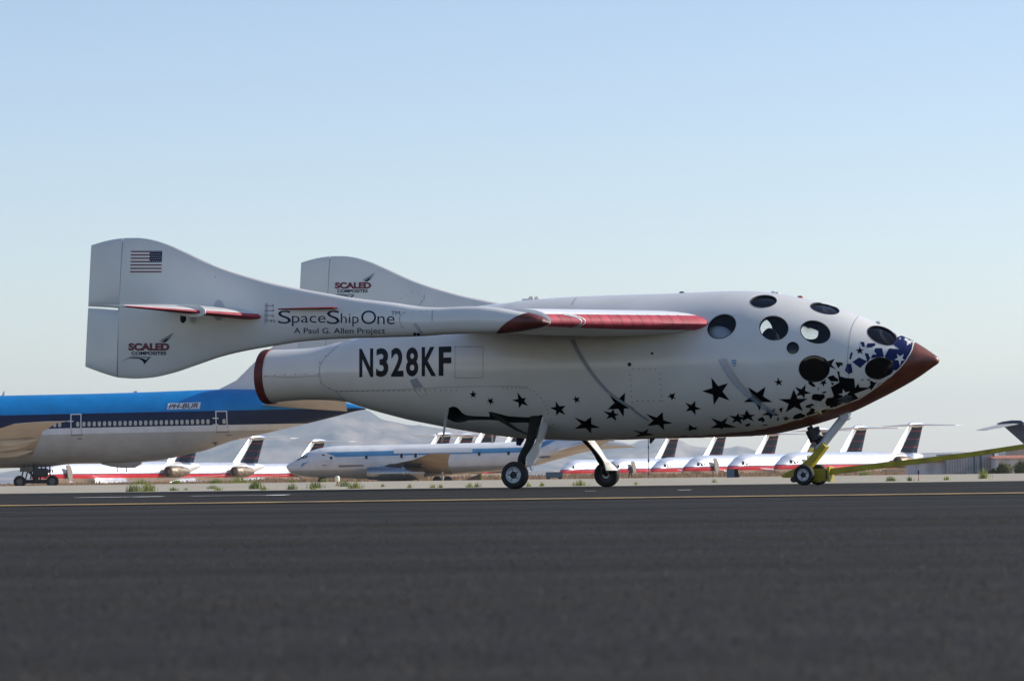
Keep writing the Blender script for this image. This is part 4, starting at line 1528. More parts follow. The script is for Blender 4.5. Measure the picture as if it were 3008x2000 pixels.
# ---- fuselage body
TOPC = [(785, 1027.5), (830, 1027), (868, 1025.4), (931, 1020.5), (963, 1015), (995, 1006), (1024, 1000), (1100, 976), (1200, 944), (1300, 918), (1400, 901), (1472, 892), (1507, 888.5),
        (1540, 883), (1577, 880), (1651, 874), (1705, 871), (1778, 868), (1850, 865.5), (1977, 862), (2073, 857.5), (2169, 854.5), (2225, 855.5), (2282, 861), (2355, 874), (2409, 887),
        (2473, 906), (2524, 923.6), (2569, 944), (2632, 976), (2685, 1002), (2742, 1039), (2752, 1046.5), (2757, 1053), (2759, 1060)]
BOTC = [(785, 1186), (800, 1184.5), (835, 1179.5), (900, 1175), (963, 1176), (1020, 1181.5), (1052, 1192), (1098, 1206), (1146, 1219), (1209, 1235), (1273, 1247.7), (1337, 1260.4), (1401, 1271),
        (1464, 1280), (1528, 1287.5), (1600, 1291), (1696, 1294), (1850, 1291), (1919, 1288), (1977, 1287), (2105, 1284), (2200, 1281), (2250, 1277.5), (2314, 1266), (2377, 1250), (2441, 1231),
        (2498, 1210.5), (2569, 1177), (2632, 1145), (2696, 1108.5), (2742, 1077), (2752, 1070.5), (2757, 1066), (2759, 1061)]
ST = []
def station(px):
    a = L(px, interp(TOPC, px))
    b = L(px, interp(BOTC, px))
    return ((a.x + b.x) / 2, (a.z + b.z) / 2, max(0.002, (a.z - b.z) / 2))
pxs = [785, 800, 830] + [850 + 12 * i for i in range(int((2700 - 850) / 12) + 1)] + [2708, 2718, 2728, 2736, 2743, 2749, 2753, 2756, 2758, 2758.9]
for px in pxs:
    ST.append(station(px))
NSEG = 72
def ring(s, shrink=0.0):
    u, c, r = s
    r = max(0.001, r - shrink)
    return [Vector((u, r * math.sin(2 * math.pi * k / NSEG), c - r * math.cos(2 * math.pi * k / NSEG))) for k in range(NSEG)]
# red heat shield: everything below this line on the side
REDL = ZE([(0, 1376), (300, 1296), (620, 1188), (860, 1096), (960, 1030), (1150, 882), (1220, 828), (1320, 698), (1345, 650), (1358, 590), (1366, 573)])
REDL = [(1560, 1293), (1750, 1291.5), (1950, 1284), (2100, 1276), (2180, 1268)] + REDL
bb = B(M['white'])
bb.loft([ring(s) for s in ST])
outer_me = bb.mesh('fuselage_outer')
OUT = bvh_of(outer_me)
red_uw = []
for px, py in REDL:
    d = dir_local(ray(px, py)).normalized()
    h, nr, _, _ = OUT.ray_cast(CL, d)
    if h is not None:
        red_uw.append((h.x, h.z))
red_uw.sort()

def skin_mat():
    mt, t, b = new_mat('painted_skin')
    tc = t.nodes.new('ShaderNodeTexCoord')
    sx = t.nodes.new('ShaderNodeSeparateXYZ')
    t.links.new(tc.outputs['Object'], sx.inputs[0])
    u0, u1 = red_uw[0][0], red_uw[-1][0]
    w0, w1 = 0.3, 2.3
    mr = t.nodes.new('ShaderNodeMapRange')
    mr.inputs[1].default_value = u0
    mr.inputs[2].default_value = u1
    t.links.new(sx.outputs[0], mr.inputs[0])
    fc = t.nodes.new('ShaderNodeFloatCurve')
    cv = fc.mapping.curves[0]
    pts = [((u - u0) / (u1 - u0), (w_ - w0) / (w1 - w0)) for u, w_ in red_uw]
    cv.points[0].location = pts[0]
    cv.points[1].location = pts[-1]
    for p in pts[1:-1]:
        cv.points.new(*p)
    for p in cv.points:
        p.handle_type = 'VECTOR'
    fc.mapping.update()
    t.links.new(mr.outputs[0], fc.inputs['Value'])
    m2 = t.nodes.new('ShaderNodeMapRange')
    m2.inputs[3].default_value = w0
    m2.inputs[4].default_value = w1
    t.links.new(fc.outputs[0], m2.inputs[0])
    # frayed edge
    nz = t.nodes.new('ShaderNodeTexNoise')
    nz.inputs['Scale'].default_value = 14
    nz.inputs['Detail'].default_value = 3
    t.links.new(tc.outputs['Object'], nz.inputs['Vector'])
    nm = t.nodes.new('ShaderNodeMath'); nm.operation = 'MULTIPLY_ADD'
    nm.inputs[1].default_value = 0.03
    nm.inputs[2].default_value = -0.015
    t.links.new(nz.outputs[0], nm.inputs[0])
    ad = t.nodes.new('ShaderNodeMath'); ad.operation = 'ADD'
    t.links.new(sx.outputs[2], ad.inputs[0]); t.links.new(nm.outputs[0], ad.inputs[1])
    lt = t.nodes.new('ShaderNodeMath'); lt.operation = 'LESS_THAN'
    t.links.new(ad.outputs[0], lt.inputs[0]); t.links.new(m2.outputs[0], lt.inputs[1])
    gt = t.nodes.new('ShaderNodeMath'); gt.operation = 'GREATER_THAN'
    t.links.new(sx.outputs[0], gt.inputs[0]); gt.inputs[1].default_value = u1
    mxm = t.nodes.new('ShaderNodeMath'); mxm.operation = 'MAXIMUM'
    t.links.new(lt.outputs[0], mxm.inputs[0]); t.links.new(gt.outputs[0], mxm.inputs[1])
    # white paint with faint staining, red-brown ablative with brushy variation
    n1 = t.nodes.new('ShaderNodeTexNoise'); n1.inputs['Scale'].default_value = 2.2; n1.inputs['Detail'].default_value = 7
    t.links.new(tc.outputs['Object'], n1.inputs['Vector'])
    r1 = t.nodes.new('ShaderNodeValToRGB')
    r1.color_ramp.elements[0].position = .3; r1.color_ramp.elements[0].color = (0.655, 0.635, 0.59, 1)
    r1.color_ramp.elements[1].position = .65; r1.color_ramp.elements[1].color = (0.73, 0.71, 0.665, 1)
    t.links.new(n1.outputs[0], r1.inputs[0])
    mp = t.nodes.new('ShaderNodeMapping'); mp.inputs['Scale'].default_value = (2.0, 7.0, 7.0)
    t.links.new(tc.outputs['Object'], mp.inputs[0])
    n2 = t.nodes.new('ShaderNodeTexNoise'); n2.inputs['Scale'].default_value = 1.6; n2.inputs['Detail'].default_value = 8
    t.links.new(mp.outputs[0], n2.inputs['Vector'])
    r2 = t.nodes.new('ShaderNodeValToRGB')
    r2.color_ramp.elements[0].position = .32; r2.color_ramp.elements[0].color = (0.095, 0.020, 0.012, 1)
    r2.color_ramp.elements[1].position = .68; r2.color_ramp.elements[1].color = (0.19, 0.045, 0.024, 1)
    t.links.new(n2.outputs[0], r2.inputs[0])
    mx = t.nodes.new('ShaderNodeMix'); mx.data_type = 'RGBA'
    t.links.new(mxm.outputs[0], mx.inputs[0]); t.links.new(r1.outputs[0], mx.inputs[6]); t.links.new(r2.outputs[0], mx.inputs[7])
    t.links.new(mx.outputs[2], b.inputs['Base Color'])
    rm = t.nodes.new('ShaderNodeMapRange'); rm.inputs[3].default_value = 0.27; rm.inputs[4].default_value = 0.42
    t.links.new(mxm.outputs[0], rm.inputs[0]); t.links.new(rm.outputs[0], b.inputs['Roughness'])
    b.inputs['Coat Weight'].default_value = 0.25
    b.inputs['Coat Roughness'].default_value = 0.1
    return mt
M['skin'] = skin_mat()

# ---- solid with a cabin, then windows and gear bays cut through it
bb = B(M['skin'], M['dark'], M['bay'])
bb.loft([ring(s) for s in ST])
u_a, u_b = L(2010, 1000).x, L(2690, 1050).x
inner = [s for s in ST if u_a < s[0] < u_b and s[2] > 0.12]
f_in = bb.loft([ring(s, 0.035) for s in inner], mat=1)
bmesh.ops.reverse_faces(bb.bm, faces=f_in)
solid = bb.build('fuselage', smooth=0)

def surf(px, py):
    d = dir_local(ray(px, py)).normalized()
    h, nr, _, _ = OUT.ray_cast(CL, d)
    if h is None:
        h, nr, _, _ = OUT.find_nearest(CL + d * 36)
    return h, nr
WINS = [  # centre x, y, semi axes, rotation (deg, image plane)
    (2120.2, 959.3, 42.5, 32, -28), (2273.4, 963.8, 41, 34.5, 8), (2395.4, 975.4, 43.5, 31, 18), (2329, 1022, 16.5, 16.2, 0), (2391.8, 1082.9, 44, 37.5, 0),
    (2242.7, 885.5, 37.8, 16.8, -4), (2423, 906.6, 42, 13.5, 12), (2590.9, 985.7, 44.5, 23.5, 22), (2583, 1082, 41, 30.5, -10)]
cut = B(M['dark'])
panes = []
for cx, cy, a, b_, rot in WINS:
    ct, nr = surf(cx, cy)
    if nr.dot(ct - CL) > 0:
        nr = -nr
    pts = []
    for k in range(44):
        q = 2 * math.pi * k / 44
        x, y = a * math.cos(q), b_ * math.sin(q)
        c_, s_ = math.cos(R(rot)), math.sin(R(rot))
        pts.append(surf(cx + x * c_ - y * s_, cy + x * s_ + y * c_)[0])
    for sg in (1, -1):
        # the far row of portholes sits a little higher
        dz = 0.055 if sg < 0 and (cx, cy) in ((2120.2, 959.3), (2273.4, 963.8), (2395.4, 975.4)) else 0.0
        pp = [Vector((p.x, p.y * sg, p.z + dz)) for p in pts]
        n_ = Vector((nr.x, nr.y * sg, nr.z))
        cut.loft([[p + n_ * 0.08 for p in pp], [p - n_ * 0.13 for p in pp]])
        panes.append((pp, n_, Vector((ct.x, ct.y * sg, ct.z))))
BAY = ZG([(190, 200), (215, 115), (255, 88), (300, 80), (345, 88), (385, 115), (440, 175), (480, 208), (525, 228), (640, 242), (920, 252), (912, 168), (960, 172), (1240, 243), (1400, 256), (1580, 262), (1700, 245),
          (1800, 222), (1832, 230), (1815, 350), (1790, 400), (1590, 400), (1580, 355), (1240, 355), (1180, 322), (930, 310), (700, 308), (560, 318), (440, 350), (370, 352), (300, 340), (190, 288)])
bct, bnr = surf(1465, 1225)
if bnr.dot(bct - CL) > 0:
    bnr = -bnr
bp = [surf(x, y)[0] for x, y in BAY]
bay = B(M['bay'])
for sg in (1, -1):
    pp = [Vector((p.x, p.y * sg, p.z)) for p in bp]
    n_ = Vector((0, bnr.y * sg, bnr.z)).normalized()
    cut.loft([[p + n_ * 0.15 for p in pp], [p - n_ * 0.22 for p in pp]], mat=cut.mi(M['bay']))
cutter = cut.build('cutter', smooth=0)
md = solid.modifiers.new('cut', 'BOOLEAN')
md.operation = 'DIFFERENCE'
md.solver = 'EXACT'
md.object = cutter
md.material_mode = 'TRANSFER'
md.use_hole_tolerant = True
dg = bpy.context.evaluated_depsgraph_get()
dg.update()
me2 = bpy.data.meshes.new_from_object(solid.evaluated_get(dg))
bpy.data.objects.remove(solid)
bpy.data.objects.remove(cutter)

# ---- graphics painted on the fuselage
g = B(*[mt for mt in me2.materials])
g.bm.from_mesh(me2)
bpy.data.meshes.remove(me2)
OFF = 0.0025
STARS = [ZC(q) for q in (
    [(280, 1020), (317, 1050), (305, 1092), (263, 1090), (245, 1050)],
    [(418, 1090), (465, 1092), (480, 1137), (445, 1160), (408, 1127)],
    [(690, 1040), (772, 1090), (790, 1167), (706, 1186), (640, 1112)],
    [(1042, 1120), (1135, 1162), (1133, 1248), (1047, 1255), (990, 1182)],
    [(1220, 1070), (1268, 1085), (1270, 1133), (1222, 1143), (1196, 1105)],
    [(1216, 1270), (1370, 1266), (1455, 1365), (1370, 1418), (1218, 1375)],
    [(1535, 1062), (1682, 1045), (1765, 1185), (1668, 1265), (1520, 1198)],
    [(1480, 1212), (1575, 1195), (1632, 1243), (1603, 1305), (1508, 1285)])]
STARS += [[(1856.7, 1262), (1905, 1258.5), (1924, 1276), (1897, 1280), (1864, 1282)]]
STARS += [ZD(q) for q in (
    [(150, 1238), (303, 1222), (397, 1325), (317, 1388), (163, 1348)],
    [(368, 1045), (420, 1045), (427, 1103), (388, 1118), (348, 1080)],
    [(510, 1135), (603, 1118), (660, 1193), (605, 1250), (515, 1215)],
    [(752, 905), (905, 957), (920, 1115), (775, 1155), (667, 1030)],
    [(545, 1335), (637, 1359), (628, 1384), (545, 1397), (497, 1377)],
    [(1088, 992), (1250, 990), (1315, 1130), (1197, 1210), (1050, 1130)],
    [(1365, 903), (1412, 935), (1402, 980), (1352, 980), (1328, 940)],
    [(748, 1275), (903, 1273), (985, 1363), (850, 1384), (742, 1370)],
    [(1000, 1230), (1078, 1270), (1035, 1335), (940, 1323), (915, 1255)],
    [(1075, 1200), (1160, 1247), (1143, 1307), (1035, 1305), (1010, 1245)],
    [(1245, 1180), (1343, 1187), (1378, 1252), (1300, 1290), (1215, 1250)],
    [(1510, 1012), (1640, 1098), (1595, 1213), (1437, 1225), (1375, 1103)],
    [(1520, 990), (1620, 968), (1670, 1047), (1610, 1098), (1530, 1075)],
    [(1440, 1252), (1480, 1275), (1455, 1302), (1420, 1300), (1405, 1270)],
    [(1808, 920), (1820, 960), (1785, 992), (1745, 965), (1765, 930)])]
STARS += [ZE(q) for q in (
    [(530, 718), (634, 732), (650, 832), (570, 850), (515, 775)],
    [(863, 617), (903, 645), (890, 690), (843, 690), (825, 650)])]
for s in STARS:
    decal(g, star5(s), OUT, OFF, M['star'])
FR = [ZE(q) for q in (
    [(868, 576), (905, 580), (912, 626), (888, 622)], [(935, 592), (1003, 590), (1010, 608), (975, 628), (925, 630)], [(782, 671), (800, 681), (783, 738), (766, 736)],
    [(795, 762), (858, 720), (932, 755), (868, 817)], [(390, 935), (415, 938), (462, 985), (432, 990), (392, 962)], [(565, 905), (622, 882), (668, 938), (600, 940)],
    [(418, 1105), (450, 1065), (532, 1058), (542, 1090), (495, 1126), (440, 1108)], [(365, 1163), (425, 1143), (442, 1160), (410, 1182), (368, 1182)],
    [(370, 1238), (430, 1192), (480, 1200), (520, 1188), (582, 1190), (440, 1238), (378, 1256)], [(245, 1280), (265, 1250), (318, 1230), (372, 1255), (345, 1272), (270, 1290)],
    [(545, 1132), (565, 1092), (600, 1090), (640, 1078), (632, 1166), (560, 1166)], [(640, 765), (702, 768), (706, 800), (690, 790), (668, 820), (655, 800)],
    [(120, 1190), (157, 1180), (140, 1232)], [(512, 1043), (548, 1030), (556, 1044), (520, 1050)], [(476, 1018), (480, 996), (488, 1000)], [(655, 845), (668, 850), (676, 890), (668, 900)])]
FR += [ZD(q) for q in ([(1175, 1290), (1222, 1264), (1246, 1295), (1225, 1320), (1212, 1300), (1195, 1306)], [(1060, 1340), (1105, 1323), (1112, 1343), (1075, 1356)], [(1215, 1338), (1270, 1336), (1268, 1344), (1240, 1348)],
                       [(1370, 1300), (1375, 1275), (1362, 1272), (1355, 1298)], [(1745, 992), (1738, 1020), (1730, 1018)], [(1765, 1045), (1812, 1030), (1806, 1045), (1780, 1050)])]
FR += [ZN(q) for q in ([(270, 940), (340, 945), (362, 1080), (300, 1112), (235, 1055)], [(560, 768), (616, 772), (650, 850), (606, 925)], [(1026, 398), (1085, 424), (1076, 440), (1020, 415)])]
for s in FR:
    decal(g, s, OUT, OFF, M['bluefield'] if s[0][0] > 2480 else M['star'])
decal(g, ZN([(1078, 515), (1165, 480), (1300, 540), (1366, 572), (1330, 690), (1300, 765), (1225, 880), (1190, 965), (1112, 1050), (1010, 1046), (1035, 960), (1010, 900), (905, 845), (885, 825), (962, 690), (1135, 708), (1012, 612), (1060, 570)]), OUT, OFF, M['bluefield'])
decal(g, ZN([(735, 688), (845, 685), (878, 830), (780, 838), (700, 850), (655, 855), (690, 790), (758, 790), (715, 735)]), OUT, OFF, M['bluefield'])
decal(g, ZP([(200, 522), (213, 526), (218, 560), (262, 572), (322, 576), (328, 644), (352, 612), (360, 640), (425, 642), (443, 616), (428, 598), (446, 590), (470, 606), (488, 598), (462, 640), (441, 664), (438, 646), (322, 688), (352, 720),
              (306, 746), (244, 748), (192, 778), (142, 792), (150, 768), (112, 748), (120, 724), (156, 736), (172, 700), (150, 640), (212, 604)]), OUT, OFF, M['star'])
for s in ([(20, 692), (42, 688), (104, 694), (108, 706), (76, 744), (24, 732), (10, 714)], [(128, 570), (146, 555), (200, 575), (208, 598), (150, 597)], [(0, 792), (34, 796), (10, 812), (26, 826), (0, 838)],
          [(88, 796), (132, 790), (104, 818), (84, 826)], [(370, 585), (392, 580), (384, 592)], [(414, 580), (440, 580), (436, 588), (420, 590)], [(494, 606), (548, 600), (520, 614)], [(184, 456), (236, 460), (238, 486), (216, 470), (206, 500), (196, 482)],
          [(150, 602), (178, 612), (160, 626)], [(300, 700), (330, 712), (306, 730)]):
    decal(g, ZP(s), OUT, OFF, M['star'])
for s in ([(238, 652), (290, 668), (284, 708), (236, 720), (204, 690)], [(398, 574), (444, 595), (421, 633), (368, 632), (361, 598)], [(66, 734), (142, 790), (84, 838), (28, 822), (0, 774)]):
    decal(g, star5(ZP(s)), OUT, OFF * 2, M['white'])
for s in ([(1088, 780), (1202, 783), (1222, 890), (1135, 975), (1045, 880)], [(1275, 522), (1350, 575), (1322, 628), (1250, 650), (1195, 545)], [(1085, 440), (1165, 488), (1130, 520), (1080, 500), (1030, 425)]):
    decal(g, star5(ZN(s)), OUT, OFF * 2, M['white'])
decal(g, ZN([(820, 1200), (1010, 1100), (1085, 1060), (1000, 1150), (780, 1272)]), OUT, OFF * 2, M['white'])
# white piping between heat shield and paint
stroke(g, ZE([(620, 1188), (860, 1096), (960, 1030), (1060, 958), (1150, 882), (1220, 828), (1280, 760), (1320, 698), (1345, 650), (1358, 590), (1364, 574)]), 3.2, OUT, OFF * 3, M['white'])
# dark sealing strip round each near porthole
for cx, cy, a, b_, rot in WINS:
    c_, s_ = math.cos(R(rot)), math.sin(R(rot))
    lp = []
    for k in range(41):
        q = 2 * math.pi * k / 40
        x, y = (a + .9) * math.cos(q), (b_ + .9) * math.sin(q)
        lp.append((cx + x * c_ - y * s_, cy + x * s_ + y * c_))
    stroke(g, lp, 2.0, OUT, OFF, M['black'])
# striped ribbons
rb1 = smooth_path(ZC([(1195, 560), (1280, 720), (1380, 870), (1500, 1010), (1600, 1092), (1740, 1182)]) + ZD([(60, 1220), (180, 1300)]))
rb1w = [13 - 10 * i / (len(rb1) - 1) for i in range(len(rb1))]
stroke(g, rb1, rb1w, OUT, OFF * 2, M['grey_panel'])
stroke(g, [(p[0] - 3, p[1] + 1.5) for p in rb1], 1.6, OUT, OFF * 3, M['ribbon'])
base2 = ZD([(820, 738), (880, 845), (950, 945), (1030, 1030), (1110, 1100), (1210, 1175), (1320, 1245)])
for k, (dx, dy, mt, wd) in enumerate(((0, 0, 'ribbonblue', 1.5), (6, -1, 'ribbon', 2.2), (11, -2, 'grey_panel', .8), (14, -2.5, 'ribbon', 1.6), (18, -3, 'maroon', 0.7), (22, -4, 'ribbon', 1.0))):
    stroke(g, [(p[0] + dx * (1 - .35 * i / 36), p[1] + dy - dx * .05) for i, p in enumerate(smooth_path(base2))], wd, OUT, OFF * (3 if k else 4), M[mt])
for r_ in ((938, 744, 982, 757), (940, 766, 982, 780), (950, 791, 978, 801)):
    decal(g, ZD(rect4(*r_)), OUT, OFF, M['ribbonblue'])
# panel lines and fasteners
for pth in (ZE([(860, 328), (800, 420), (770, 540), (756, 660), (752, 780), (760, 905)]), ZB([(905, 880), (800, 920), (640, 1085), (628, 1200), (650, 1285), (780, 1350), (868, 1445)]),
            ZB([(105, 1205), (350, 1215), (628, 1200)]), ZB([(780, 1345), (1000, 1340), (1500, 1325)]) + ZC([(150, 990), (600, 985), (790, 990)]), ZC([(1235, 163), (1190, 240)])):
    stroke(g, smooth_path(pth, 4), 1.1, OUT, OFF, M['line'])
DOTS = []
for i in range(11):
    DOTS += ZC([(120 + 24 * i, 622), (120 + 24 * i, 908), (115, 632 + 26 * i), (374, 632 + 26 * i)])
for i in range(5):
    DOTS += ZD([(33 + 51 * i, 830), (68 + 51 * i, 1120)])
for i in range(6):
    DOTS += ZD([(2 + 4 * i, 880 + 50 * i), (274 + 5 * i, 870 + 50 * i)])
for i in range(24):
    DOTS += ZB([(780 + 48 * i, 1345 - 0.4 * i)])
for x, y in ((120, 1205), (210, 1198), (302, 1193), (400, 1190), (498, 1188), (612, 1184), (683, 1024), (627, 1082), (640, 1268), (710, 1318)):
    DOTS += ZB([(x, y)])
for x, y in ((558, 1000), (600, 1000), (640, 1000), (680, 999), (715, 998), (745, 999), (775, 1003), (803, 1015), (842, 1034), (876, 1061), (908, 1092), (935, 1127), (955, 1163), (967, 1198), (978, 1238), (998, 1288), (1018, 1332), (1035, 1372)):
    DOTS += ZC([(x, y)])
for x, y in DOTS:
    decal(g, [(x + 1.6 * math.cos(q), y + 1.6 * math.sin(q)) for q in (0, 1.05, 2.1, 3.14, 4.19, 5.24)], OUT, OFF * 1.5, M['dot'], step=50)
for (x, y), r_, mt in ((ZC([(1722, 785)])[0], 6, 'black'), (ZD([(206, 684)])[0], 4, 'black')):
    decal(g, [(x + r_ * math.cos(q), y + r_ * math.sin(q)) for q in [k * 0.524 for k in range(12)]], OUT, OFF, M[mt])
decal(g, ZB([(1455, 1242), (1520, 1222), (1580, 1308), (1490, 1318)]), OUT, OFF, M['grey_panel'])
stroke(g, ZB([(1500, 1325), (1550, 1400), (1620, 1365), (1582, 1312)]), 1.0, OUT, OFF, M['line'])
fus = g.build('fuselage', SHIP, smooth=30)
lb = B(M['reg'])
for ch_, x0, x1 in (('N', 990, 1118), ('3', 1145, 1258), ('2', 1283, 1397), ('8', 1420, 1533), ('K', 1565, 1698), ('F', 1722, 1838)):
    tp = lambda x: 955 - 22 * (x - 990) / 848
    bt_ = lambda x: 1217 - 14 * (x - 990) / 848
    lay(lb, text2(ch_, ZB([(x0, tp(x0)), (x1, tp(x1)), (x1, bt_(x1)), (x0, bt_(x0))]), bold=0.03), OUT, OFF, M['reg'])
lb.build('registration_lettering', fus, smooth=30)

for pp, n_, ct in panes:
    pb = B(M['glass'])
    vs3 = [pb.bm.verts.new(p - n_ * 0.012) for p in pp]
    cv = pb.bm.verts.new(sum((v.co for v in vs3), Vector()) / len(vs3) + n_ * 0.012)
    for k in range(len(vs3)):
        pb.bm.faces.new((cv, vs3[k], vs3[(k + 1) % len(vs3)]))
    bmesh.ops.recalc_face_normals(pb.bm, faces=pb.bm.faces[:])
    pb.build('window', fus, smooth=60)
# cabin furniture seen through the windows: seat back, bulkhead, instrument panel
def ball(bb, c, r, mat=0, seg=20):
    bb.revolve([(max(.001, math.sin(math.pi * k / 10)) , -math.cos(math.pi * k / 10)) for k in range(11)], (0, 0, 0), (0, 0, 1), seg, mat)
    bb.bm.verts.ensure_lookup_table()
    vs_ = bb.bm.verts[-seg * 11:]
    for v in vs_:
        v.co = Vector((v.co.x * r[0], v.co.y * r[1], v.co.z * r[2])) + Vector(c)
sb = B(M['black'])
p_ = L(2262, 1010, 0.0)
ball(sb, (p_.x, 0, p_.z - 0.06), (0.11, 0.14, 0.22))
sb.build('seat', fus)
sb = B(M['bulkhead'])
p_ = L(2108, 997, -.47)
ball(sb, p_, (0.17, 0.10, 0.135))
sb.build('bulkhead', fus)
sb = B(M['black'])
p_ = L(2500, 1110, 0.0)
sb.box((p_.x, 0, p_.z - .1), (0.18, 0.7, 0.30), bevel=0.03)
sb.build('instrument_panel', fus)

# nozzle cover
nb = B(M['cover'])
s0, s1 = station(785), station(812)
ax = (Vector((s1[0], 0, s1[1])) - Vector((s0[0], 0, s0[1]))).normalized()
nb.loft([[Vector((u, r * math.sin(2 * math.pi * k / 56), c - r * math.cos(2 * math.pi * k / 56))) for k in range(56)] for u, c, r in
         ((s0[0] - .03, s0[1], s0[2] * .90), (s0[0] - .02, s0[1], s0[2] * 1.0), (s0[0], s0[1], s0[2] + .006), (s0[0] + .075, s0[1] + .002, s0[2] + .006), (s0[0] + .078, s0[1] + .002, s0[2] - .01))])
nb.build('nozzle_cover', SHIP)
# ---- wing
def airfoil(le_u, te_u, z_le, z_te, t_up, t_dn, v, n=22):
    """section from the trailing edge over the top to the leading edge and back underneath"""
    pts = []
    ch = le_u - te_u
    def sh(x):
        return 2.6 * (0.2969 * math.sqrt(x) - 0.1260 * x - 0.3516 * x * x + 0.2843 * x ** 3 - 0.1036 * x ** 4) / 0.26
    xs_ = [0.5 * (1 + math.cos(math.pi * k / n)) for k in range(n + 1)]
    for x in xs_:
        zc = z_le + (z_te - z_le) * x
        pts.append(Vector((le_u - ch * x, v, zc + t_up * sh(x) )))
    for x in reversed(xs_[1:-1]):
        zc = z_le + (z_te - z_le) * x
        pts.append(Vector((le_u - ch * x, v, zc - t_dn * sh(x))))
    return pts
NA = 22
u_h = L(1265, 945, -VB).x
tipLE = L(1614, 946, -2.42)
rootLE = L(2056, 951, -0.72)
def wsec(v):
    a = abs(v)
    f = (a - 0.72) / (2.42 - 0.72)
    le = rootLE.x + (tipLE.x - rootLE.x) * f if a > .6 else rootLE.x - .45
    zl = rootLE.z + (tipLE.z - rootLE.z) * f
    f = min(max(f, 0), 1)
    te = u_h - 0.45 + 0.40 * f
    zl += max(0.0, v) * .0346
    return airfoil(le, te, zl, zl + .01, 0.150 - 0.012 * f, 0.105 - 0.035 * max(0, 2 * f - 1), v)
bb = B(M['wing_white'], M['red'])
vsx = [-2.40, -2.2, -1.9, -1.6, -1.3, -1.0, -.72, -.62, -.58, 0]
vsx = vsx + [-q for q in vsx[-2::-1]]
def wm(i, j):
    # faces next to the leading edge (index NA) carry the red ablative
    return 1 if (NA - 3 <= j <= NA + 2) else 0
bb.loft([wsec(v) for v in vsx], matf=wm)
wing = bb.mesh('wing', 40)
WB = bvh_of(wing)
wb = B(*wing.materials)
wb.bm.from_mesh(wing)
for k in range(14):
    # tile joints across the leading edge
    x = 1650 + 29.5 * k
    if x < 2030:
        stroke(wb, [(x - 14, 924), (x - 3, 936), (x + 3, 948), (x + 4, 958)], .9, WB, 0.003, M['cover'])
stroke(wb, smooth_path([(1655, 924), (1690, 931), (1708, 943), (1700, 955), (1675, 963)], 4), 3.2, WB, 0.0035, M['ribbon'])
stroke(wb, smooth_path([(1668, 923), (1702, 931), (1719, 943), (1708, 956), (1686, 964)], 4), 2.2, WB, 0.0035, M['white'])
wb.build('wing', SHIP, smooth=40)

# ---- tail booms
BT = [(363.5, 699.5), (404, 699), (439, 703), (487, 716), (551, 743), (614, 771.6), (678, 795.5), (742, 815), (804, 831.6), (883, 848), (963, 862.5), (1059, 878), (1154, 889), (1263, 902.5),
      (1300, 903), (1364, 900), (1411, 899.7), (1459, 903.5), (1523, 914), (1555, 919.5), (1580, 925.5), (1600, 935), (1611, 943), (1615, 948)]
BBt = [(346.6, 1109), (397, 1112), (442, 1109.5), (503, 1097), (582, 1071), (646, 1049), (710, 1033), (800, 1017), (899, 1002), (1027, 994), (1186, 989.5), (1266, 986), (1300, 983), (1395, 980),
       (1456, 979), (1500, 976), (1560, 967), (1590, 960), (1608, 953), (1615, 949)]
THK = [(346, .085), (500, .105), (700, .15), (900, .20), (1100, .25), (1265, .27), (1400, .27), (1500, .27), (1570, .25), (1595, .19), (1608, .11), (1615, .02)]
def slab(bb, secs, nv=16, sg=1, matf=None, power=2.6):
    """secs: list of (top point, bottom point, thickness)"""
    rings_ = []
    for a, b_, th in secs:
        rg = []
        for k in range(2 * nv):
            q = 2 * math.pi * k / (2 * nv)
            s = -math.cos(q)
            y = math.sin(q)
            y = math.copysign(abs(y) ** (2 / power), y)
            p = (a + b_) / 2 + (a - b_) / 2 * s
            rg.append(Vector((p.x, (p.y + y * th / 2) * sg, p.z)))
        rings_.append(rg)
    bb.loft(rings_)
def boom(sg):
    name = 'tail_boom'
    bb = B(M['white'])
    secs = []
    n = 90
    for i in range(n + 1):
        f = i / n
        xt = 364.5 + (1615 - 364.5) * f
        xb = 348.0 + (1615 - 348.0) * f
        secs.append((L(xt, interp(BT, xt), -VB), L(xb, interp(BBt, xb), -VB), interp(THK, xb)))
    slab(bb, secs, 16, sg)
    me = bb.mesh(name, 50)
    return me
def rudder(sg, f0, f1):
    bb = B(M['white'])
    secs = []
    topc = [(268.5, 720.6), (290, 714), (311.6, 708), (340, 702.5), (363.4, 699.6)]
    botc = [(251, 1077), (295.6, 1093.6), (325, 1103), (346.6, 1108.9)]
    for i in range(13):
        f = i / 12
        xt = 268.5 + (363.4 - 268.5) * f
        xb = 251 + (346.6 - 251) * f
        a = L(xt, interp(topc, xt), -VB)
        b_ = L(xb, interp(botc, xb), -VB)
        # trailing edge bows back a little
        if f < 0.4:
            bow = 0
        p, q = a + (b_ - a) * f0, a + (b_ - a) * f1
        secs.append((p, q, 0.012 + 0.068 * f))
    slab(bb, secs, 10, sg, power=5)
    return bb
LOGO_UP = [(840, 1070), (975, 990), (938, 1046), (905, 1050), (880, 1068), (860, 1072)]
LOGO_UP2 = [(855, 1083), (885, 1068), (905, 1052), (940, 1046), (897, 1083)]
LOGO_DN = [(490, 1258), (580, 1210), (765, 1215), (742, 1230), (640, 1222), (560, 1232)]
LOGO_DN2 = [(560, 1233), (640, 1223), (690, 1232), (716, 1245), (765, 1216), (702, 1285), (690, 1256), (650, 1232)]
def lift(me_or_bm):
    vs_ = me_or_bm.vertices if hasattr(me_or_bm, 'vertices') else me_or_bm.verts
    for v in vs_:
        v.co.z += 0.085
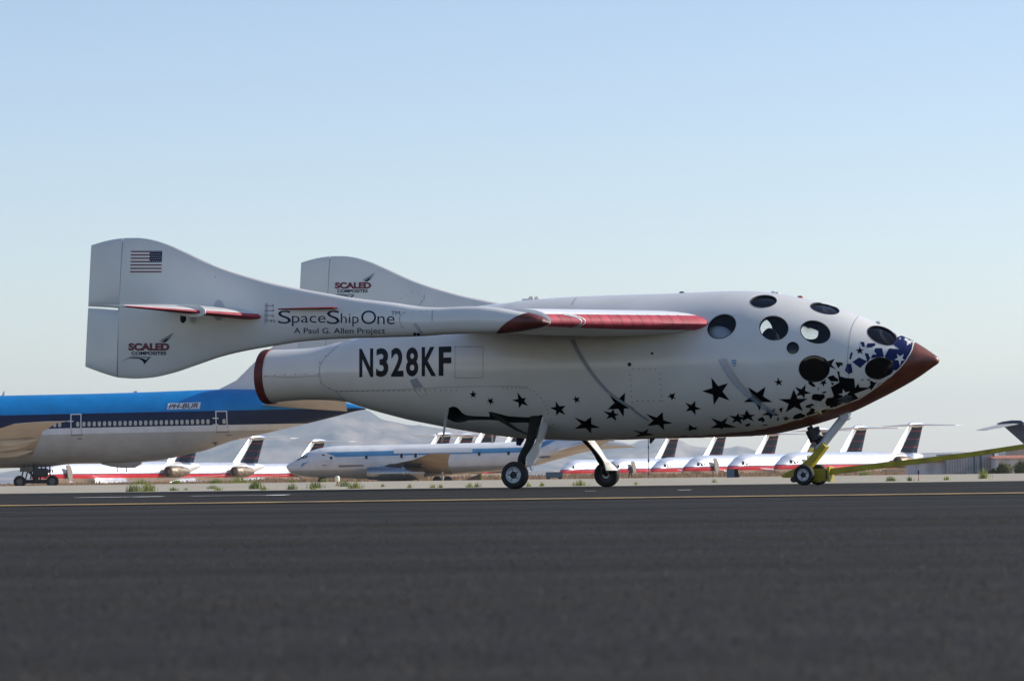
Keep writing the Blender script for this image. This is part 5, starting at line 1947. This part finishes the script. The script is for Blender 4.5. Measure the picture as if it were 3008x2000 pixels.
for sg in (1, -1):
    me = boom(sg)
    if sg < 0:
        lift(me)
    bt = bvh_of(me)
    bb = B(*me.materials)
    bb.bm.from_mesh(me)
    if sg > 0:
        # red wing tip wrapped over the boom front, its shade painted in as darker red
        decal(bb, ZC([(490, 497), (540, 440), (600, 390), (680, 345), (745, 322), (805, 310), (830, 295), (1020, 300), (1020, 480), (700, 520), (480, 512)]), bt, 0.006, M['shaded_red'], step=1.5)
        stroke(bb, ZB([(1663, 600), (1660, 700)]), 1.3, bt, 0.003, M['line'])
        stroke(bb, smooth_path(ZB([(1420, 615), (1375, 640), (1360, 690), (1380, 750), (1400, 765)]), 4), 1.0, bt, 0.003, M['line'])
        decal(bb, ZB([(1480, 725), (1512, 715), (1580, 810), (1560, 822)]), bt, 0.003, M['ribbon'])
        for r_ in ((1490, 805, 1512, 832), (1520, 808, 1548, 832)):
            decal(bb, ZB(rect4(*r_)), bt, 0.004, M['bluefield'])
        # flag, canton forward
        for k in range(7):
            y = 242 + 31.0 * k
            x1 = 754 if k < 4 else 868 - 1.2 * k
            decal(bb, ZA(rect4(580 - 1.2 * k, y, x1, y + 12)), bt, 0.0025, M['maroon'], step=25)
        decal(bb, ZA([(753, 242), (868, 242), (864, 347), (751, 347)]), bt, 0.0025, M['ink'], step=25)
        for i in range(6):
            for j in range(5):
                x, y = 762 + 19 * i + (9 if j % 2 else 0), 251 + 21 * j
                if x < 862:
                    decal(bb, ZA([(x - 5, y), (x, y - 5), (x + 5, y), (x, y + 5)]), bt, 0.005, M['white'], step=60)
        dl = lambda pts: ZA(pts)
        for k, (y, ang) in enumerate(((748, 0), (792, 0), (834, 3), (880, 5))):
            stroke(bb, ZA([(1815, y), (1882, y + ang)]), 1.6, bt, 0.003, M['maroon'])
        decal(bb, ZA([(1815, 722), (1842, 722), (1835, 912), (1808, 908)]), bt, 0.0022, M['ribbon'])
        c_ = ZA([(1388, 790)])[0]
        decal(bb, [(c_[0] + 17 * math.cos(k * .42), c_[1] + 31 * math.sin(k * .42)) for k in range(15)], bt, 0.0025, M['boss'])
        for x, y in ((1360, 480),):
            decal(bb, ZA([(x - 5, y), (x, y - 6), (x + 5, y), (x, y + 6)]), bt, 0.003, M['black'])
        for x, y in ((1402, 625), (1478, 618), (1556, 614), (1610, 613), (1400, 762)):
            decal(bb, ZB([(x - 4, y), (x, y - 4), (x + 4, y), (x, y + 4)]), bt, 0.003, M['dot'])
        bo = bb.build('tail_boom', SHIP, smooth=50)
        lb = B(M['ink'])
        for tx, bx in (('S', (242, 603, 360, 722)), ('pace', (370, 652, 680, 745)), ('S', (692, 603, 808, 726)), ('hip', (820, 628, 985, 748)), ('O', (1008, 603, 1145, 727)), ('ne', (1158, 655, 1315, 729)),
                       ('TM', (1285, 609, 1362, 643))):
            lay(lb, text2(tx, ZB(rect4(*bx)), bold=-0.006), bt, 0.003, M['ink'])
        lay(lb, text2('A Paul G. Allen Project', ZB(rect4(388, 762, 1228, 828))), bt, 0.003, M['ink'])
        lb.build('title_lettering', bo, smooth=30)
        lb = B(M['maroon'])
        for tx, bx in (('5', (188, 545, 204, 570)), ('0', (188, 590, 206, 614)), ('5', (186, 640, 204, 665)), ('10', (180, 685, 215, 712))):
            lay(lb, text2(tx, ZB(rect4(*bx))), bt, 0.003, M['maroon'])
        lb.build('scale_numerals', bo, smooth=30)
        bx1, bx2, zz, ups = (557, 1090, 935, 1160), (585, 1168, 905, 1200), ZA, ((LOGO_UP, 'greylogo'), (LOGO_UP2, 'ink'), (LOGO_DN, 'greylogo'), (LOGO_DN2, 'ink'))
    else:
        sc = 0.885
        tr = lambda pts: [(765 + (x - 557) * sc, 342 + (y - 1090) * sc) for x, y in pts]
        for x, y in ((1473, 425), (1483, 443), (1425, 460), (1372, 488), (1540, 446), (1576, 476), (1562, 515)):
            decal(bb, ZB([(x - 4, y), (x, y - 4), (x + 4, y), (x, y + 4)]), bt, 0.003, M['dot'])
        stroke(bb, smooth_path(ZB([(1590, 455), (1585, 500), (1540, 552)]), 4), 1.0, bt, 0.003, M['line'])
        bo = bb.build('tail_boom', SHIP, smooth=50)
        bx1, bx2, zz = (765, 342, 1100, 402), (787, 408, 1068, 438), ZB
        ups = ((tr(LOGO_UP), 'greylogo'), (tr(LOGO_UP2), 'ink'), (tr(LOGO_DN), 'greylogo'), (tr(LOGO_DN2), 'ink'))
    lb = B(M['maroon'])
    lay(lb, text2('SCALED', zz(rect4(*bx1)), bold=0.06), bt, 0.003, M['maroon'])
    lay(lb, text2('COMPOSITES', zz(rect4(*bx2)), bold=0.032), bt, 0.003, M['ink'])
    for pl, mt in ups:
        decal(lb, zz(pl), bt, 0.003, M[mt])
    lb.build('maker_lettering', bo, smooth=30)
    hb = B(M['line'])
    hs = []
    for f in (0, .25, .5, .75, 1):
        p = L(362 - 14.5 * f, 704 + 400 * f, -VB)
        hs.append([Vector((p.x + a, (p.y + b_) * sg, p.z)) for a, b_ in ((-.02, -.012), (.02, -.012), (.02, .012), (-.02, .012))])
    hb.loft(hs)
    if sg < 0:
        lift(hb.bm)
    hb.build('hinge_strip', SHIP, smooth=0)
    for f0, f1 in ((0.0, 0.505), (0.517, 1.0)):
        rb = rudder(sg, f0, f1)
        if sg < 0:
            lift(rb.bm)
        rb.build('rudder', SHIP, smooth=50)

# ---- horizontal tails outboard of the booms
def stab(sg):
    bb = B(M['white'], M['red'])
    rLE, rTE = L(779, 932, -2.50), L(470, 893, -2.50)
    tLE, tTE = L(372, 899, -3.92), L(303, 895, -3.92)
    secs = []
    for i in range(11):
        f = i / 10
        le, te = rLE.lerp(tLE, f), rTE.lerp(tTE, f)
        t_ = 0.062 * (1 - f) + 0.012 * f
        secs.append([Vector((p.x, p.y * sg, p.z)) for p in airfoil(le.x, te.x, le.z, te.z, t_ * .9, t_ * .8, le.y, 18)])
    bb.loft(secs, matf=lambda i, j: 1 if (18 - 2 <= j <= 18 + 8) else 0)
    if sg < 0:
        lift(bb.bm)
    o = bb.build('stabilizer', SHIP, smooth=50)
    f = 0.47
    le, te = rLE.lerp(tLE, f), rTE.lerp(tTE, f)
    ch = le.x - te.x
    fb = B(M['white'])
    pr = airfoil(le.x + .05, te.x + ch * .38, le.z, te.z * .38 + le.z * .62, .068, .055, le.y, 14)
    fb.prism([Vector((p.x, p.y * sg, p.z)) for p in pr], (0, 0.014, 0))
    if sg < 0:
        lift(fb.bm)
    fb.build('wing_fence', o, smooth=0)
    fb = B(M['black'])
    p = L(538, 935, -2.62)
    fb.tube([(p.x, p.y * sg, p.z + .05), (p.x, p.y * sg, p.z - .02), (p.x - .005, p.y * sg, p.z - .045)], [.03, .03, .012], 12)
    if sg < 0:
        lift(fb.bm)
    fb.build('hinge_pin', o)
    st = B(M['red'])
    a, b_ = L(812, 908.5, -VB - .08), L(984, 905, -VB - .08)
    st.loft([[a, a + Vector((0.01, 0, .008)), a + Vector((0.01, 0, -.006))], [a.lerp(b_, .4) + Vector(q) for q in ((0, -.13, 0), (0, .03, .015), (0, .03, -.012))],
             [b_ + Vector(q) for q in ((0, -.15, 0), (0, .03, .018), (0, .03, -.016))], [b_ + Vector(q) for q in ((.03, -.13, 0), (.03, .0, .008), (.03, .0, -.008))]])
    if sg < 0:
        for v in st.bm.verts:
            v.co.y *= -1
    if sg < 0:
        lift(st.bm)
    st.build('strake', SHIP, smooth=40)
stab(1)
stab(-1)

# ---- main landing gear
def wheel(bb_t, c, axis, r, wd, parent, rim_mat='rim', seg=40, hubdark=True):
    """tyre with a rim child; c = centre, axis = outboard direction"""
    axis = Vector(axis).normalized()
    prof = [(r * .62, -wd * .46), (r * .80, -wd * .50), (r * .93, -wd * .44), (r * .985, -wd * .30), (r, -wd * .16), (r * .99, -wd * .12), (r, -wd * .08), (r, wd * .08), (r * .99, wd * .12), (r, wd * .16),
            (r * .985, wd * .30), (r * .93, wd * .44), (r * .80, wd * .50), (r * .62, wd * .46), (r * .60, wd * .30), (r * .60, -wd * .30)]
    prof.append(prof[0])
    tb = B(M['tyre'])
    tb.revolve(prof, c, axis, seg, cap=False)
    bmesh.ops.remove_doubles(tb.bm, verts=tb.bm.verts[:], dist=1e-5)
    wo = tb.build('wheel', parent, smooth=50)
    rb = B(M[rim_mat], M['black'])
    pr = [(0.001, wd * .30), (r * .10, wd * .30), (r * .12, wd * .22), (r * .24, wd * .20), (r * .27, wd * .34), (r * .44, wd * .34), (r * .48, wd * .40), (r * .56, wd * .44), (r * .61, wd * .40), (r * .61, -wd * .40), (r * .3, -wd * .3), (.001, -wd * .3)]
    rb.revolve(pr, c, axis, seg, matf=lambda i, j: 1 if i < 4 or i in (9, 11) else 0)
    a = axis.orthogonal().normalized()
    b_ = axis.cross(a)
    for k in range(5):
        q = 2 * math.pi * k / 5 + .4
        p = Vector(c) + (a * math.cos(q) + b_ * math.sin(q)) * r * .36 + axis * wd * .335
        rb.revolve([(r * .06, 0), (r * .06, wd * .03)], p, axis, 10, mat=1)
    rb.build('rim', wo, smooth=40)
    return wo
def gear(sg):
    def mv(p):
        return Vector((p.x, p.y * sg, p.z))
    lb_ = B(M['olive'])
    path = [(1697, 0, 215, -.50, 205), (1690, 0, 330, -.55, 205), (1656, 0, 480, -.67, 195), (1622, 0, 640, -.81, 185), (1572, 0, 760, -.93, 165), (1504, 0, 880, -1.05, 150), (1466, 0, 990, -1.13, 150), (1480, 0, 1090, -1.17, 120)]
    P, rd = [], []
    for x, _, y, v, wd in smooth_path(path, 4):
        q = ZG([(x, y)])[0]
        P.append((mv(L(q[0], q[1], v)), wd * .1722 / 2 * 35 / F * 1.06))
    lb_.tube([p for p, _ in P], [r for _, r in P], 16, flat=.42)
    leg = lb_.build('gear_leg', SHIP, smooth=50)
    ct = L(1512.5, 1397, -1.31)
    ct.z = 0.138
    ax_ = Vector((0, -sg, 0.06))
    wheel(None, mv(ct), ax_, 0.135, 0.105, SHIP)
    ab = B(M['black'])
    e = P[-1][0]
    c2 = mv(ct)
    ab.tube([e, Vector((c2.x, c2.y + sg * .10, c2.z + .03)), Vector((c2.x, c2.y + sg * .03, c2.z))], [.03, .03, .025], 12)
    ab.build('axle', SHIP)
    # door hanging on the front of the leg
    db = B(M['white'])
    lft = [(1832, 238, -.50), (1800, 360, -.56), (1770, 500, -.66), (1700, 700, -.85), (1600, 860, -1.02), (1545, 970, -1.12), (1595, 1080, -1.18), (1636, 1178, -1.22)]
    rgt = [(1860, 250, -.48), (1900, 350, -.54), (1912, 400, -.58), (1865, 560, -.70), (1800, 720, -.86), (1742, 880, -1.02), (1690, 1020, -1.14), (1640, 1180, -1.22)]
    rings_ = []
    for (a, b_) in zip(smooth_path(lft, 3), smooth_path(rgt, 3)):
        qa, qb = ZG([a[:2]])[0], ZG([b_[:2]])[0]
        # the panel faces forward and out: its leading edge sits further outboard
        pa, pb = L(qa[0], qa[1], a[2] - .02), L(qb[0], qb[1], b_[2] + .16)
        nn = (pb - pa)
        nn = Vector((-nn.y, nn.x, 0))
        if nn.length < 1e-6:
            nn = Vector((0, 1, 0))
        nn = nn.normalized() * .007
        rings_.append([mv(p) for p in (pa - nn, pa.lerp(pb, .5) - nn * 3, pb - nn, pb + nn, pa.lerp(pb, .5) - nn, pa + nn)])
    db.loft(rings_)
    db.build('gear_door', SHIP, smooth=40)
    # drag brace and small aft door
    br = B(M['olive'])
    a = ZG([(915, 175)])[0]; b_ = ZG([(1370, 465)])[0]
    p1, p2 = mv(L(a[0], a[1], -.52)), mv(L(b_[0], b_[1], -.55))
    e = ZG([(1580, 560)])[0]
    br.tube([p1, p1.lerp(p2, .3), p2, mv(L(e[0], e[1], -.72))], [.012, .024, .014, .008], 10)
    br.build('drag_brace', SHIP)
    sd = B(M['white'])
    rr_ = []
    for (x0, x1, y) in ((172, 212, 125), (165, 205, 170), (150, 190, 240), (135, 172, 320), (135, 158, 400), (128, 150, 470), (112, 138, 560), (95, 118, 640), (85, 100, 690)):
        qa, qb = ZG([(x0, y)])[0], ZG([(x1, y)])[0]
        v_ = -.56 - .10 * (y - 125) / 565
        pa, pb = L(qa[0], qa[1], v_ - .05), L(qb[0], qb[1], v_)
        rr_.append([mv(p) for p in (pa, pb, pb + Vector((.004, .012, 0)), pa + Vector((.004, .012, 0)))])
    sd.loft(rr_)
    sd.build('gear_door', SHIP, smooth=40)
gear(1)
gear(-1)
# ---- nose skid strut with its damper
nb = B(M['steel'])
ax2 = [L(2483, 1221), L(2468, 1240), L(2440, 1275), L(2418, 1304), L(2396, 1330)]
nb.tube([p for p in ax2], [.042, .043, .042, .040, .036], 14, flat=.9)
nb.revolve([(.045, -.06), (.045, .06)], L(2484, 1221), (0, 1, 0), 18)
nb.build('nose_skid_strut', SHIP)
db = B(M['black'])
q = ZT
a, b_ = L(*q([(1290, 350)])[0]), L(*q([(1320, 400)])[0])
db.tube([a, b_], .03, 10)
c1, c2 = L(*q([(1345, 400)])[0]), L(*q([(1440, 600)])[0])
db.tube([c1.lerp(c2, -.02), c1, c2, c1.lerp(c2, 1.03)], [.05, .075, .075, .05], 12)
e = L(*q([(1500, 640)])[0])
db.tube([c2, e], .035, 10)
db.build('damper', SHIP)
# ---- little fittings along the spine and belly
lg = B(M['white'], M['black'])
for x, y in ((1560, 874), (1570, 874)):
    p = L(x, y + 4)
    lg.revolve([(.028, -.006), (.028, .006)], (p.x, 0.0 if x < 1565 else .06, p.z), (0, 1, 0), 16)
p = L(1548, 882)
lg.box((p.x, 0, p.z), (.09, .05, .03), mat=0)
lg.build('lifting_lug', SHIP)
for x, y, mt in ((2003, 858.5, 'black'), (2272, 858, 'steel'), (2283, 860, 'white'), (2350, 871, 'red'), (2580, 946, 'steel')):
    vb = B(M[mt])
    p = L(x, y)
    vb.box((p.x, 0, p.z - .008), (.055, .05, .03), bevel=.01)
    vb.build('vent', SHIP)
an = B(M['black'])
pr = [L(x, y) for x, y in ((1909, 1286), (1926, 1286), (1912, 1303), (1908, 1301))]
an.prism(pr, (0, .012, 0))
an.build('belly_antenna', SHIP, smooth=0)
an = B(M['ink'])
pr = [L(x, y, .1) for x, y in ((1518, 1285), (1543, 1285), (1528, 1309), (1517, 1307))]
an.prism(pr, (0, .02, 0))
an.build('blade_antenna', SHIP, smooth=0)

# ---- tow dolly, a thing of its own
p = L(2362, 1394, -.24)
DOL = empty('tow_bar', ORG, -TH, 'yellow wheeled tow bar clamped to the nose strut of the white rocket plane', 'tow bar')
for sg in (1, -1):
    c = Vector((p.x, -.24 * sg, 0.106))
    wheel(None, c, (0, -sg, 0), 0.102, 0.085, DOL)
yb = B(M['yellow'])
rows_ = []
for x, y, wd in ((2425, 1306, 16), (2400, 1338, 19), (2375, 1366, 22), (2352, 1384, 26), (2330, 1392, 22), (2310, 1398, 12), (2302, 1400, 6)):
    a = L(x - wd * .35, y - wd * .4, -.02)
    b_ = L(x + wd * .35, y + wd * .4, -.02)
    rows_.append([a + Vector((0, -.06, 0)), b_ + Vector((0, -.06, 0)), b_ + Vector((0, .06, 0)), a + Vector((0, .06, 0))])
yb.loft(rows_)
yb.build('cradle', DOL, smooth=30)
yb = B(M['yellow'], M['black'], M['brass'])
c0_, c1_ = L(2394, 1396, 0), L(2440, 1393, 0)
yb.box(((c0_.x + c1_.x) / 2, 0, (c0_.z + c1_.z) / 2), (c1_.x - c0_.x, .26, .125), bevel=.012)
yb.tube([Vector((p.x, -.24, .106)), Vector((p.x, .24, .106))], .022, 10, mat=1)
c3 = L(2440, 1392, -.1)
yb.box((c3.x, -.1, c3.z), (.02, .16, .15), mat=0)
for k in range(3):
    c4 = L(2430, 1385 + 8 * k, -.135)
    yb.revolve([(.012, 0), (.012, .012)], c4, (0, -1, 0), 8, mat=1)
c5 = L(2405, 1411, -.1)
yb.box((c5.x, -.1, c5.z), (.07, .04, .03), mat=2, bevel=.008)
c6 = L(2385, 1321, -.04)
yb.revolve([(.026, -.02), (.026, .02)], c6, (0, 1, 0), 14, mat=2)
yb.build('axle_box', DOL, smooth=30)
tb = B(M['yellow'])
rows_ = []
for x, yt, ybm in ((2440, 1376, 1394), (2550, 1363, 1380), (2700, 1346.5, 1362), (2850, 1328, 1342), (3008, 1304, 1318), (3200, 1276, 1289), (3420, 1244, 1256)):
    a, b_ = L(x, yt, -.1), L(x, ybm, -.1)
    rows_.append([a + Vector((0, -.035, 0)), b_ + Vector((0, -.035, 0)), b_ + Vector((0, .035, 0)), a + Vector((0, .035, 0))])
tb.loft(rows_)
tb.build('draw_bar', DOL, smooth=20)
sp = B(M['black'])
a = L(2326, 1403, -.1)
sp.revolve([(.03, -.02), (.03, .02)], L(2332, 1408, -.15), (0, 1, 0), 14)
sp.build('caster', DOL)
